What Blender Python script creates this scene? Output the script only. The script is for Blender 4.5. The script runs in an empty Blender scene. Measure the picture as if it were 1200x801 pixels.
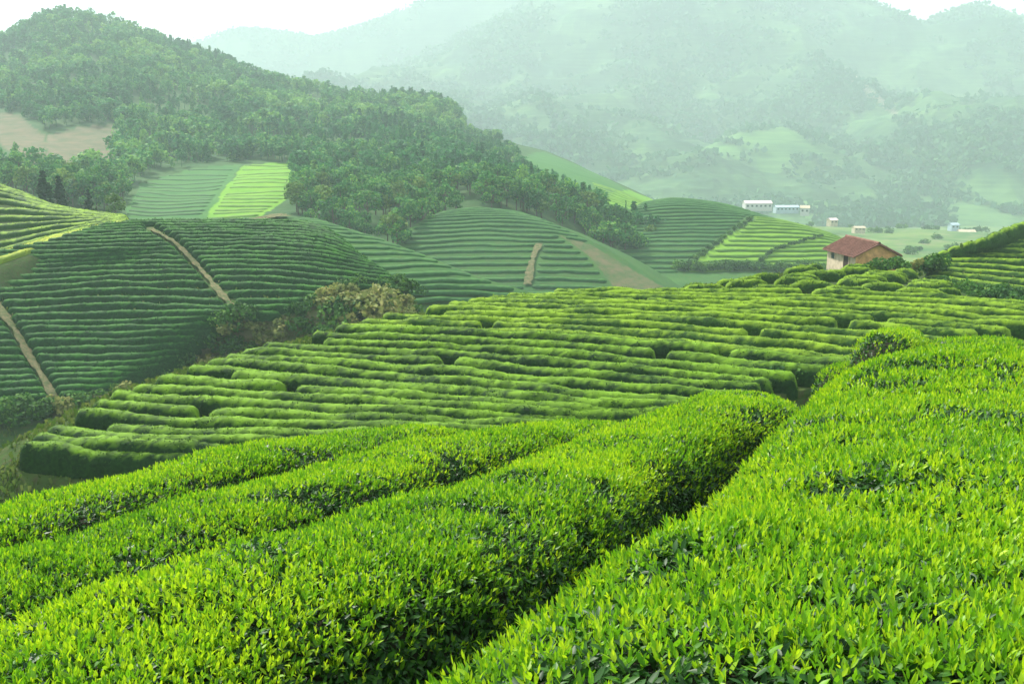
import bpy, math
import numpy as np
from mathutils import Vector

RNG = np.random.default_rng(7)
scene = bpy.context.scene
COL = scene.collection
F = 35.0 / 36.0 * 1200.0
PITCH = math.atan(250.5 / F)
CP, SP = math.cos(PITCH), math.sin(PITCH)

# ------------------------------------------------------------------ numeric helpers
def ray(px, py):
    px = np.asarray(px, float); py = np.asarray(py, float)
    xc = (px - 600.0) / F; yc = -(py - 400.5) / F
    Y = CP + yc * SP; Z = -SP + yc * CP
    return xc / Y, Z / Y

def W(px, py, Y):
    s, t = ray(px, py)
    return np.array([s * Y, Y, t * Y])

def Wz(px, py, z):
    s, t = ray(px, py)
    Y = z / t
    return np.array([s * Y, Y, z])

def proj(P):
    """world points -> where the eye sees them, in photo pixels (used to lay out fields and paths on the slopes)"""
    X, Y, Z = P[..., 0], P[..., 1], P[..., 2]
    d = Y * CP - Z * SP
    u = Y * SP + Z * CP
    d = np.maximum(d, 1e-3)
    return 600.0 + F * X / d, 400.5 - F * u / d

def _hash(ix, iy, iz, seed):
    h = (ix * 374761393 + iy * 668265263 + iz * 2147483647 + seed * 144665) & 0xFFFFFFFF
    h = ((h ^ (h >> 13)) * 1274126177) & 0xFFFFFFFF
    h = ((h ^ (h >> 16)) * 2246822519) & 0xFFFFFFFF
    h = h ^ (h >> 15)
    return (h & 0xFFFF) / 65535.0 * 2.0 - 1.0

def vnoise(p, seed=0):
    p = np.asarray(p, float)
    sh = p.shape[:-1]
    p = p.reshape(-1, 3)
    i = np.floor(p).astype(np.int64)
    f = p - i
    f = f * f * (3 - 2 * f)
    r = 0
    for dx in (0, 1):
        wx = f[:, 0] if dx else 1 - f[:, 0]
        for dy in (0, 1):
            wy = f[:, 1] if dy else 1 - f[:, 1]
            for dz in (0, 1):
                wz = f[:, 2] if dz else 1 - f[:, 2]
                r = r + wx * wy * wz * _hash(i[:, 0] + dx, i[:, 1] + dy, i[:, 2] + dz, seed)
    return r.reshape(sh)

def fbm(p, octaves=4, seed=0, ridged=False):
    p = np.asarray(p, float)
    a, tot, r = 1.0, 0.0, 0.0
    for o in range(octaves):
        n = vnoise(p * (2.0 ** o) + 17.3 * o, seed + o)
        if ridged:
            n = 1.0 - 2.0 * np.abs(n)
        r = r + a * n; tot += a; a *= 0.5
    return r / tot

def pchip(x, y, xq):
    x = np.asarray(x, float); y = np.asarray(y, float); xq = np.asarray(xq, float)
    sh = y.shape
    y = y.reshape(len(x), -1)
    h = np.diff(x)[:, None]
    d = np.diff(y, axis=0) / h
    m = np.zeros_like(y)
    if len(x) > 2:
        w1 = 2 * h[1:] + h[:-1]; w2 = h[1:] + 2 * h[:-1]
        with np.errstate(divide='ignore', invalid='ignore'):
            mm = (w1 + w2) / (w1 / d[:-1] + w2 / d[1:])
        mm[(d[:-1] * d[1:]) <= 0] = 0
        m[1:-1] = np.nan_to_num(mm)
    m[0] = d[0]; m[-1] = d[-1]
    k = np.clip(np.searchsorted(x, xq, side='right') - 1, 0, len(x) - 2)
    hh = h[k]; t = ((xq - x[k])[:, None]) / hh
    r = ((1 + 2 * t) * (1 - t) ** 2 * y[k] + t * (1 - t) ** 2 * hh * m[k]
         + t * t * (3 - 2 * t) * y[k + 1] + t * t * (t - 1) * hh * m[k + 1])
    return r.reshape((len(xq),) + sh[1:])

def in_poly(px, py, poly):
    px = np.asarray(px); py = np.asarray(py)
    c = np.zeros(px.shape, bool)
    n = len(poly)
    for i in range(n):
        x1, y1 = poly[i]; x2, y2 = poly[(i + 1) % n]
        if y1 == y2:
            continue
        k = ((y1 > py) != (y2 > py)) & (px < (x2 - x1) * (py - y1) / (y2 - y1) + x1)
        c ^= k
    return c

def near_line(px, py, line, r):
    d = np.full(np.shape(px), 1e9)
    for (x1, y1), (x2, y2) in zip(line[:-1], line[1:]):
        vx, vy = x2 - x1, y2 - y1
        t = np.clip(((px - x1) * vx + (py - y1) * vy) / (vx * vx + vy * vy), 0, 1)
        d = np.minimum(d, np.hypot(px - x1 - t * vx, py - y1 - t * vy))
    return d < r

def norm(v):
    return v / np.maximum(np.linalg.norm(v, axis=-1, keepdims=True), 1e-9)

# ------------------------------------------------------------------ mesh helpers
def mk_mesh(name, verts, faces, mat, attrs=None, smooth=True):
    """faces: (N,4) int array of quads, or a list of such arrays / (N,3) arrays"""
    me = bpy.data.meshes.new(name)
    fl = faces if isinstance(faces, list) else [faces]
    fl = [np.asarray(f, np.int32) for f in fl if len(f)]
    nf = sum(len(f) for f in fl)
    loops = np.concatenate([f.ravel() for f in fl])
    sizes = np.concatenate([np.full(len(f), f.shape[1], np.int32) for f in fl])
    starts = np.concatenate([[0], np.cumsum(sizes)[:-1]]).astype(np.int32)
    verts = np.asarray(verts, np.float32)
    me.vertices.add(len(verts)); me.vertices.foreach_set('co', verts.ravel())
    me.loops.add(len(loops)); me.loops.foreach_set('vertex_index', loops)
    me.polygons.add(nf)
    me.polygons.foreach_set('loop_start', starts)
    me.polygons.foreach_set('use_smooth', np.full(nf, smooth, bool))
    me.update(calc_edges=True)
    if attrs:
        for k, v in attrs.items():
            a = me.attributes.new(k, 'FLOAT', 'POINT')
            a.data.foreach_set('value', np.asarray(v, np.float32))
    if mat is not None:
        me.materials.append(mat)
    return me

def link(name, me, parent=None, label=None, cat=None, group=None, kind=None, loc=None):
    o = bpy.data.objects.new(name, me)
    COL.objects.link(o)
    if parent is not None:
        o.parent = parent
    if loc is not None:
        o.location = loc
    if label: o['label'] = label
    if cat: o['category'] = cat
    if group: o['group'] = group
    if kind: o['kind'] = kind
    return o

def grid_faces(nu, na):
    i = np.arange(nu - 1)[:, None] * na + np.arange(na - 1)[None, :]
    i = i.ravel()
    return np.stack([i, i + 1, i + na + 1, i + na], 1)

# ------------------------------------------------------------------ materials
def new_mat(name):
    m = bpy.data.materials.new(name); m.use_nodes = True
    nt = m.node_tree; nt.nodes.clear()
    out = nt.nodes.new('ShaderNodeOutputMaterial')
    return m, nt, out

def N(nt, t, **kw):
    n = nt.nodes.new(t)
    for k, v in kw.items():
        setattr(n, k, v)
    return n

def mixc(nt, fac, a, b, blend='MIX'):
    n = nt.nodes.new('ShaderNodeMix'); n.data_type = 'RGBA'; n.blend_type = blend
    for s, v in ((n.inputs[0], fac), (n.inputs[6], a), (n.inputs[7], b)):
        if hasattr(v, 'is_linked'):
            nt.links.new(v, s)
        elif isinstance(v, (tuple, list)):
            s.default_value = (*v[:3], 1)
        else:
            s.default_value = v
    return n.outputs[2]

def mapr(nt, v, a, b, c=0.0, d=1.0):
    n = nt.nodes.new('ShaderNodeMapRange')
    nt.links.new(v, n.inputs[0])
    n.inputs[1].default_value = a; n.inputs[2].default_value = b
    n.inputs[3].default_value = c; n.inputs[4].default_value = d
    return n.outputs[0]

def noise(nt, scale, detail=3.0, rough=0.55, vec=None):
    n = nt.nodes.new('ShaderNodeTexNoise')
    n.inputs['Scale'].default_value = scale
    n.inputs['Detail'].default_value = detail
    n.inputs['Roughness'].default_value = rough
    if vec is None:
        g = nt.nodes.new('ShaderNodeNewGeometry'); vec = g.outputs['Position']
    nt.links.new(vec, n.inputs['Vector'])
    return n.outputs[0]

def attr(nt, name):
    n = nt.nodes.new('ShaderNodeAttribute'); n.attribute_name = name
    return n.outputs['Fac']

def bsdf(nt, out, col, rough=0.9, spec=0.2, trans=0.0, tcol=None, bump=None):
    p = nt.nodes.new('ShaderNodeBsdfPrincipled')
    if hasattr(col, 'is_linked'):
        nt.links.new(col, p.inputs['Base Color'])
    else:
        p.inputs['Base Color'].default_value = (*col[:3], 1)
    p.inputs['Roughness'].default_value = rough
    p.inputs['Specular IOR Level'].default_value = spec
    if bump is not None:
        nt.links.new(bump, p.inputs['Normal'])
    sh = p.outputs[0]
    if trans > 0:
        t = nt.nodes.new('ShaderNodeBsdfTranslucent')
        c = tcol if tcol is not None else col
        if hasattr(c, 'is_linked'):
            nt.links.new(c, t.inputs[0])
        else:
            t.inputs[0].default_value = (*c[:3], 1)
        m = nt.nodes.new('ShaderNodeMixShader'); m.inputs[0].default_value = trans
        nt.links.new(sh, m.inputs[1]); nt.links.new(t.outputs[0], m.inputs[2])
        sh = m.outputs[0]
    nt.links.new(sh, out.inputs[0])
    return p

def bump_node(nt, h, strength=0.5, dist=0.1):
    b = nt.nodes.new('ShaderNodeBump')
    b.inputs['Strength'].default_value = strength; b.inputs['Distance'].default_value = dist
    nt.links.new(h, b.inputs['Height'])
    return b.outputs[0]

def leaf_mat(name, dark, mid, light, rough=0.45, spec=0.4, trans=0.35, tboost=1.25):
    """leaf colour picked leaf by leaf from the 'var' attribute"""
    m, nt, out = new_mat(name)
    v = attr(nt, 'var')
    c = mixc(nt, mapr(nt, v, 0.0, 0.5), dark, mid)
    c = mixc(nt, mapr(nt, v, 0.5, 1.0), c, light)
    t = mixc(nt, 1.0, c, (tboost, tboost, tboost * 0.8), 'MULTIPLY')
    bsdf(nt, out, c, rough, spec, trans, t)
    return m

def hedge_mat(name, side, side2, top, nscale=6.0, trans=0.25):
    """clipped hedge: mature leaves on the flanks, young growth on top; back-lit tops and shaded fronts also painted in"""
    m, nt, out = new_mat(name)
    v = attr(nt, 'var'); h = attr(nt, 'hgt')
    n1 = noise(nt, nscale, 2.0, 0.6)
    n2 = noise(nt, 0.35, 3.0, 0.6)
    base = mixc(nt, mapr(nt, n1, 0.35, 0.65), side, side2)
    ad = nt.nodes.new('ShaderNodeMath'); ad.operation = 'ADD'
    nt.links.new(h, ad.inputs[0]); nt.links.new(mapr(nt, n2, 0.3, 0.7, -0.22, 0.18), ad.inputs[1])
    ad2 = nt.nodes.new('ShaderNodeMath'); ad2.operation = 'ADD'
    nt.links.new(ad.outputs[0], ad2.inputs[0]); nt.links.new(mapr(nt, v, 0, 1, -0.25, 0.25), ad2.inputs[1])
    c = mixc(nt, mapr(nt, ad2.outputs[0], 0.66, 1.08), base, top)  # height blend: young leaf colour, plus painted contrast of lit top and shaded flank
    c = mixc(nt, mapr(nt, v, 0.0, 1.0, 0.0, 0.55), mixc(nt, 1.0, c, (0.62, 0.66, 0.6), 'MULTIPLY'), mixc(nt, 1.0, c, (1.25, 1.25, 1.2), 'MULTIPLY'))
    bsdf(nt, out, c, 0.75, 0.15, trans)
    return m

def crown_mat(name, dark, mid, light, trans=0.25, vary=0.5):
    m, nt, out = new_mat(name)
    v = attr(nt, 'var')
    oi = nt.nodes.new('ShaderNodeObjectInfo')
    c = mixc(nt, mapr(nt, v, 0.0, 0.55), dark, mid)
    c = mixc(nt, mapr(nt, v, 0.55, 1.0), c, light)
    k = mixc(nt, oi.outputs['Random'], (1 - vary, 1 - vary * 0.7, 1 - vary * 0.5), (1 + vary, 1 + vary * 0.75, 1 + vary * 0.2))
    c = mixc(nt, 1.0, c, k, 'MULTIPLY')
    bsdf(nt, out, c, 0.7, 0.15, trans)
    return m

def ground_mat(name, c1, c2, c3, s1=0.6, s2=4.0, bump=0.4, extra=None):
    m, nt, out = new_mat(name)
    n1 = noise(nt, s1, 5.0, 0.6); n2 = noise(nt, s2, 4.0, 0.65)
    c = mixc(nt, mapr(nt, n1, 0.38, 0.62), c1, c2)
    c = mixc(nt, mapr(nt, n2, 0.48, 0.72), c, c3)
    if extra:
        for a, col, col2, sc in extra:
            e = mixc(nt, mapr(nt, noise(nt, sc, 4.0, 0.65), 0.35, 0.65), col, col2)
            c = mixc(nt, attr(nt, a), c, e)
    bsdf(nt, out, c, 0.95, 0.05, bump=bump_node(nt, n2, bump, 0.3))
    return m

def plain_mat(name, col, rough=0.8, var=0.25, scale=3.0, spec=0.2):
    m, nt, out = new_mat(name)
    n1 = noise(nt, scale, 5.0, 0.65)
    c = mixc(nt, mapr(nt, n1, 0.3, 0.7), tuple(x * (1 - var) for x in col), tuple(min(1, x * (1 + var)) for x in col))
    bsdf(nt, out, c, rough, spec, bump=bump_node(nt, n1, 0.25, 0.05))
    return m

M = {}
M['young'] = leaf_mat('tea_young_leaf', (0.05, 0.17, 0.008), (0.15, 0.35, 0.010), (0.38, 0.54, 0.014), 0.45, 0.25, 0.42)
M['mature'] = leaf_mat('tea_mature_leaf', (0.007, 0.034, 0.006), (0.018, 0.075, 0.008), (0.055, 0.165, 0.012), 0.45, 0.2, 0.22)
M['twig'] = plain_mat('tea_twig', (0.020, 0.022, 0.010), 0.9, 0.4, 30.0)
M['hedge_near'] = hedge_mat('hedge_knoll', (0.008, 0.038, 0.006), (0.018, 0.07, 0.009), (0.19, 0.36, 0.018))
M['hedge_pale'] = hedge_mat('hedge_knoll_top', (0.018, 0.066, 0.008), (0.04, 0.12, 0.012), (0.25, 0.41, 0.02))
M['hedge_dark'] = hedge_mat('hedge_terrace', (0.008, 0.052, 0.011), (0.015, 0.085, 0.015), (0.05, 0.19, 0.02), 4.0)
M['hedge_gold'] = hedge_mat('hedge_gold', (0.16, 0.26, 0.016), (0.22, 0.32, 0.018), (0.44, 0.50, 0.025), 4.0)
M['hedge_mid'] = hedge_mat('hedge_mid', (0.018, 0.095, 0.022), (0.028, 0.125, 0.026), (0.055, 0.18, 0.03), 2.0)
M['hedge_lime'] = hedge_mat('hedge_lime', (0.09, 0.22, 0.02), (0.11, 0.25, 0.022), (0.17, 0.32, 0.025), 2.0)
M['soil'] = ground_mat('foreground_soil', (0.035, 0.026, 0.014), (0.05, 0.038, 0.02), (0.02, 0.03, 0.01), 2.0, 9.0)
M['knoll'] = ground_mat('knoll_ground', (0.03, 0.06, 0.016), (0.05, 0.085, 0.02), (0.06, 0.055, 0.028), 0.5, 3.0)
M['terrace'] = ground_mat('terrace_ground', (0.035, 0.085, 0.022), (0.05, 0.10, 0.026), (0.09, 0.09, 0.04), 0.25, 1.6,
                          extra=[('brush', (0.07, 0.10, 0.03), (0.17, 0.15, 0.08), 0.7)])
M['midhill'] = ground_mat('midhill_ground', (0.035, 0.10, 0.028), (0.05, 0.12, 0.03), (0.06, 0.10, 0.035), 0.12, 1.0,
                          extra=[('bare', (0.12, 0.11, 0.06), (0.055, 0.10, 0.035), 0.35), ('lime', (0.13, 0.27, 0.028), (0.16, 0.30, 0.03), 0.3)])
M['forest'] = ground_mat('forest_floor', (0.035, 0.085, 0.03), (0.05, 0.10, 0.035), (0.06, 0.10, 0.04), 0.05, 0.4,
                         extra=[('bare', (0.15, 0.125, 0.08), (0.085, 0.105, 0.055), 0.16), ('lime', (0.10, 0.24, 0.03), (0.14, 0.28, 0.03), 0.2),
                                ('field', (0.045, 0.13, 0.04), (0.06, 0.15, 0.04), 0.15)])
M['far'] = ground_mat('far_mountain', (0.012, 0.045, 0.022), (0.075, 0.15, 0.045), (0.025, 0.085, 0.03), 0.0075, 0.034, 0.9,
                      extra=[('field', (0.095, 0.19, 0.05), (0.05, 0.13, 0.035), 0.02), ('bare', (0.28, 0.24, 0.16), (0.22, 0.20, 0.13), 0.05)])
def _terr_lines(m):
    nt = m.node_tree
    mp = nt.nodes.new('ShaderNodeMapping'); mp.inputs['Scale'].default_value = (0.014, 0.014, 0.3)
    gg_ = nt.nodes.new('ShaderNodeNewGeometry'); nt.links.new(gg_.outputs['Position'], mp.inputs['Vector'])
    n_ = noise(nt, 1.0, 2.0, 0.6, mp.outputs[0])
    p_ = [n for n in nt.nodes if n.type == 'BSDF_PRINCIPLED'][0]
    src = p_.inputs['Base Color'].links[0].from_socket
    c_ = mixc(nt, mapr(nt, n_, 0.38, 0.62), mixc(nt, 1.0, src, (0.78, 0.82, 0.8), 'MULTIPLY'), mixc(nt, 1.0, src, (1.15, 1.13, 1.1), 'MULTIPLY'))
    nt.links.new(c_, p_.inputs['Base Color'])
_terr_lines(M['far'])
M['valley'] = ground_mat('valley_ground', (0.04, 0.11, 0.032), (0.12, 0.19, 0.05), (0.17, 0.17, 0.09), 0.025, 0.12)
M['path'] = ground_mat('dirt_path', (0.08, 0.10, 0.04), (0.17, 0.145, 0.08), (0.05, 0.09, 0.03), 1.6, 6.0)
M['crown'] = crown_mat('tree_crown', (0.016, 0.10, 0.026), (0.046, 0.19, 0.042), (0.15, 0.31, 0.05), 0.35, 0.4)
M['conifer'] = crown_mat('conifer_crown', (0.010, 0.036, 0.018), (0.018, 0.055, 0.024), (0.03, 0.08, 0.03), 0.1, 0.25)
M['palecrown'] = crown_mat('pale_crown', (0.06, 0.14, 0.03), (0.11, 0.21, 0.04), (0.17, 0.27, 0.05), 0.3, 0.3)
M['bush'] = crown_mat('bush', (0.018, 0.075, 0.015), (0.045, 0.14, 0.022), (0.11, 0.23, 0.035), 0.3, 0.45)
M['drybush'] = crown_mat('dry_bush', (0.12, 0.17, 0.04), (0.22, 0.25, 0.07), (0.34, 0.32, 0.12), 0.3, 0.25)
M['bark'] = plain_mat('bark', (0.09, 0.07, 0.05), 0.9, 0.3, 6.0)

# ------------------------------------------------------------------ slopes built as lofts
class Loft:
    def __init__(self, curves, na=160, nu=12, front=(-8, -6), back=(12, -8), left=None, right=None, rough=0.2, rscale=0.15, seed=0):
        C = []
        for c in curves:
            P = np.array(c)
            x = np.concatenate([[0], np.cumsum(np.linalg.norm(np.diff(P[:, :2], axis=0), axis=1))])
            C.append(pchip(x / x[-1], P, np.linspace(0, 1, na)))
        C = np.array(C)
        fr = C[0] + np.array([0, front[0], front[1]]); bk = C[-1] + np.array([0, back[0], back[1]])
        fr[:, 0] *= fr[:, 1] / C[0][:, 1]; bk[:, 0] *= bk[:, 1] / C[-1][:, 1]
        C = np.concatenate([fr[None], C, bk[None]])
        K = len(C)
        self.K = K - 2
        un = np.linspace(-1, K - 2, (K - 1) * nu + 1)
        T = pchip(np.arange(-1, K - 1), C, un)
        T[..., 2] += rough * fbm(T * rscale, 4, seed)
        self.un, self.na, self.T = un, na, T
        G = T
        for off, side in ((left, 0), (right, 1)):
            if off is None: continue
            cols = []
            n = 6
            edge = T[:, 0 if side == 0 else -1]
            base = np.zeros(3)
            for o in off:
                o = np.array(o, float)
                for j in range(1, n + 1):
                    cols.append(edge + base + (o - base) * j / n)
                base = o
            cols = np.stack(cols, 1)
            cols[..., 2] += rough * fbm(cols * rscale, 3, seed + 5)
            G = np.concatenate([cols[:, ::-1], G], 1) if side == 0 else np.concatenate([G, cols], 1)
        self.G = G
    def __call__(self, u, a):
        u = np.asarray(u, float); a = np.asarray(a, float)
        iu = np.clip((u - self.un[0]) / (self.un[1] - self.un[0]), 0, len(self.un) - 1.001)
        ia = np.clip(a * (self.na - 1), 0, self.na - 1.001)
        i, j = iu.astype(int), ia.astype(int); fu = (iu - i)[..., None]; fa = (ia - j)[..., None]
        T = self.T
        return (T[i, j] * (1 - fu) * (1 - fa) + T[i + 1, j] * fu * (1 - fa) + T[i, j + 1] * (1 - fu) * fa + T[i + 1, j + 1] * fu * fa)
    def mesh(self, name, mat, masks=None, label=None):
        G = self.G
        v = G.reshape(-1, 3)
        at = {}
        if masks:
            px, py = proj(v)
            jit = 5.0 * fbm(v * 0.10, 4, 91)
            for k, polys in masks.items():
                mk = np.zeros(len(v))
                for p in polys:
                    mk = np.maximum(mk, in_poly(px + jit, py + jit * 0.6, p))
                at[k] = mk
        me = mk_mesh(name, v, grid_faces(*G.shape[:2]), mat, at)
        return link(name, me, kind='structure')

def zc(z, pts): return [Wz(x, y, z) for x, y in pts]
FARX = 1.5
def yf_(pts): return [W(x, y, Y * FARX) for x, y, Y in pts]
def yc_(pts): return [W(x, y, Y) for x, y, Y in pts]

# --- knoll
knoll = Loft([
    zc(-15.0, [(20, 550), (110, 556), (250, 560), (500, 560), (720, 565)]),
    zc(-14.1, [(70, 512), (200, 527), (400, 530), (650, 535), (820, 535)]),
    zc(-13.5, [(130, 480), (260, 488), (420, 500), (600, 507), (850, 515)]),
    zc(-12.9, [(215, 449), (330, 458), (500, 472), (700, 490), (880, 497)]),
    zc(-12.5, [(300, 423), (500, 432), (700, 450), (900, 468)]),
    zc(-12.1, [(400, 397), (600, 404), (750, 414), (900, 428), (1020, 442)]),
    zc(-11.7, [(480, 377), (640, 382), (800, 388), (950, 398), (1120, 414)]),
    zc(-11.5, [(560, 364), (700, 367), (850, 370), (1000, 377), (1230, 394)]),
    zc(-11.5, [(640, 354), (760, 354), (900, 354), (1050, 358), (1240, 374)]),
    zc(-11.6, [(800, 345), (900, 342), (1000, 343), (1130, 350)]),
    zc(-11.9, [(875, 333), (960, 330), (1040, 332), (1115, 340)]),
    zc(-12.2, [(925, 322), (960, 320), (1000, 320), (1065, 324)]),
], na=200, nu=12, front=(-6, -5), back=(14, -6), left=[(-2.2, 1.6, -0.35), (-5, 5, -3), (-12, 16, -12)], right=[(4, 2, -1.5), (12, 8, -8)], rough=0.12, rscale=0.3, seed=3)
knoll.mesh('hill', M['knoll'])

# --- terraced hill on the left
terr = Loft([
    zc(-27.5, [(-170, 505), (0, 494), (100, 484), (200, 470), (330, 470)]),
    zc(-24.0, [(-170, 445), (0, 434), (150, 430), (260, 415), (430, 420)]),
    zc(-20.0, [(-170, 382), (0, 376), (150, 373), (300, 373)]) + [W(490, 378, 108)],
    zc(-16.5, [(-130, 330), (20, 324), (150, 319), (300, 319)]) + [W(400, 326, 114.5), W(470, 335, 114)],
    zc(-13.6, [(45, 288), (150, 285), (300, 283)]) + [W(370, 288, 119.5), W(430, 306, 118)],
    zc(-12.3, [(125, 266), (200, 262), (260, 262), (335, 263)]) + [W(385, 272, 126)],
], na=200, nu=16, front=(-10, -8), back=(26, -9), left=[(-10, 10, -2)], right=[(1.5, 5, -4), (4, 16, -14)], rough=0.15, rscale=0.2, seed=11)
brush_poly = [(240, 400), (290, 368), (330, 370), (420, 335), (470, 330), (520, 380), (450, 470), (60, 520), (60, 478), (150, 455), (200, 436)]
terr.mesh('hill', M['terrace'], {'brush': [brush_poly]})

upper = Loft([
    yc_([(-200, 372, 104), (-90, 338, 108), (0, 309, 112), (70, 284, 119), (145, 263, 127)]),
    yc_([(-200, 330, 112), (-90, 312, 116), (0, 296, 119), (70, 278, 124), (150, 261, 131)]),
    yc_([(-200, 285, 126), (-60, 272, 130), (20, 264, 132), (80, 261, 133), (152, 259, 135)]),
    yc_([(-200, 230, 142), (-60, 226, 146), (10, 234, 146), (70, 248, 142), (150, 257, 139)]),
    yc_([(-200, 185, 165), (-60, 198, 162), (0, 217, 160), (60, 242, 152), (148, 259, 144)]),
], na=120, nu=10, front=(-4, -3), back=(20, -9), right=[(8, 6, -5)], rough=0.1, rscale=0.2, seed=21)
upper.mesh('hill', M['knoll'])

# --- slopes behind
slope1 = Loft([
    yc_([(300, 372, 128), (400, 362, 134), (500, 356, 138), (600, 356, 140), (650, 360, 140)]),
    yc_([(300, 326, 142), (430, 324, 143), (520, 321, 146), (560, 324, 147)]),
    yc_([(300, 292, 153), (400, 289, 154), (455, 291, 156), (490, 296, 156)]),
    yc_([(290, 266, 163), (350, 263, 164), (400, 268, 165), (430, 275, 165)]),
    yc_([(280, 256, 168), (330, 255, 169), (362, 256, 170), (385, 262, 170)]),
], na=120, nu=12, back=(16, -8), left=[(-12, 4, -6)], right=[(8, 8, -6)], rough=0.2, rscale=0.1, seed=31)
slope1.mesh('hill', M['midhill'])
slope2 = Loft([
    yc_([(450, 372, 184), (600, 368, 186), (720, 368, 187), (810, 370, 188)]),
    yc_([(455, 350, 193), (600, 348, 194), (720, 350, 195), (795, 354, 195)]),
    yc_([(462, 310, 207), (600, 306, 208), (700, 308, 209), (745, 314, 209)]),
    yc_([(475, 276, 219), (580, 273, 222), (650, 274, 221), (688, 280, 219)]),
    yc_([(500, 255, 230), (560, 251, 233), (610, 253, 232), (640, 258, 229)]),
    yc_([(520, 247, 236), (560, 243, 239), (590, 245, 238), (612, 249, 236)]),
], na=140, nu=12, back=(14, -7), left=[(-10, 6, -6)], right=[(9, 8, -4), (20, 24, -14)], rough=0.25, rscale=0.1, seed=41)
bare2 = [(655, 275), (690, 285), (740, 315), (800, 350), (830, 375), (740, 375), (722, 340), (690, 300)]
slope2.mesh('hill', M['midhill'], {'bare': [bare2]})
slope3 = Loft([
    yc_([(700, 345, 228), (800, 336, 228), (900, 333, 230), (1000, 330, 232), (1060, 330, 234)]),
    yc_([(715, 325, 240), (800, 321, 240), (900, 318, 241), (1000, 316, 242), (1050, 316, 243)]),
    yc_([(725, 288, 257), (850, 286, 256), (960, 287, 256), (1020, 296, 255)]),
    yc_([(735, 262, 272), (850, 258, 271), (920, 262, 270), (975, 274, 266)]),
    yc_([(745, 243, 284), (800, 238, 284), (860, 246, 281), (915, 258, 276)]),
    yc_([(755, 236, 292), (790, 231, 294), (830, 235, 292), (865, 243, 286)]),
], na=140, nu=12, back=(30, -14), left=[(-16, 10, -10)], right=[(14, 20, -16)], rough=0.3, rscale=0.06, seed=51)
lime3 = [(808, 312), (880, 259), (925, 262), (975, 275), (1060, 312)]
slope3.mesh('hill', M['midhill'], {'lime': [lime3]})

right = Loft([
    zc(-16.5, [(1080, 372), (1160, 385), (1240, 395), (1400, 410)]),
    zc(-14.2, [(1083, 340), (1150, 352), (1240, 362), (1400, 372)]),
    zc(-13.2, [(1083, 321), (1150, 327), (1240, 333), (1400, 340)]),
    zc(-12.2, [(1088, 304), (1150, 303), (1240, 303), (1400, 306)]),
    zc(-10.8, [(1140, 287), (1200, 281), (1270, 277), (1400, 272)]),
    zc(-9.6, [(1195, 267), (1250, 253), (1310, 243), (1400, 235)]),
], na=120, nu=12, back=(16, -8), left=[(-3, 3, -2.5), (-8, 10, -9)], rough=0.12, rscale=0.25, seed=61)
right.mesh('hill', M['knoll'])

# --- wooded mountain
forest = Loft([
    yc_([(-260, 320, 200), (0, 305, 200), (200, 300, 202), (340, 290, 205), (440, 305, 205), (560, 320, 215), (700, 330, 235), (780, 335, 245)]),
    yc_([(-260, 225, 250), (0, 226, 245), (200, 243, 245), (340, 238, 245), (450, 255, 240), (560, 238, 255), (650, 243, 265), (720, 268, 270), (800, 290, 272)]),
    yc_([(-260, 165, 358), (0, 165, 353), (200, 188, 347), (350, 188, 347), (450, 190, 347), (560, 195, 353), (650, 208, 353), (720, 228, 349), (800, 262, 342)]),
    yc_([(-260, 100, 525), (0, 100, 525), (130, 85, 531), (250, 112, 519), (350, 135, 506), (450, 143, 500), (560, 172, 469), (650, 192, 444), (720, 217, 425), (800, 255, 406)]),
    yc_([(-260, 100, 653), (-60, 80, 680), (0, 60, 694), (80, 24, 707), (130, 32, 707), (200, 58, 694), (260, 78, 680), (300, 97, 653), (400, 117, 626), (470, 122, 612), (520, 130, 598), (560, 160, 578), (640, 178, 544), (700, 203, 510), (770, 237, 476), (810, 258, 460)]),
], na=360, nu=36, front=(-25, -12), back=(160, -70), right=[(20, 25, -14)], rough=2.6, rscale=0.022, seed=71)
F_BARE = [[(-260, 120), (-60, 128), (20, 134), (52, 160), (58, 200), (20, 185), (0, 168), (-60, 160), (-260, 150)],
          [(55, 158), (95, 148), (140, 147), (132, 186), (80, 192), (58, 198)]]
F_LIME = [[(240, 254), (285, 193), (345, 190), (338, 232), (300, 256)],
          [(690, 206), (735, 222), (778, 238), (778, 262), (722, 266), (700, 245)]]
F_FIELD = [[(140, 262), (165, 215), (225, 197), (283, 192), (240, 256)], [(632, 176), (700, 202), (735, 222), (692, 232), (650, 215), (600, 190)]]
forest.mesh('mountain', M['forest'], {'bare': F_BARE, 'lime': F_LIME, 'field': F_FIELD})

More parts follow.
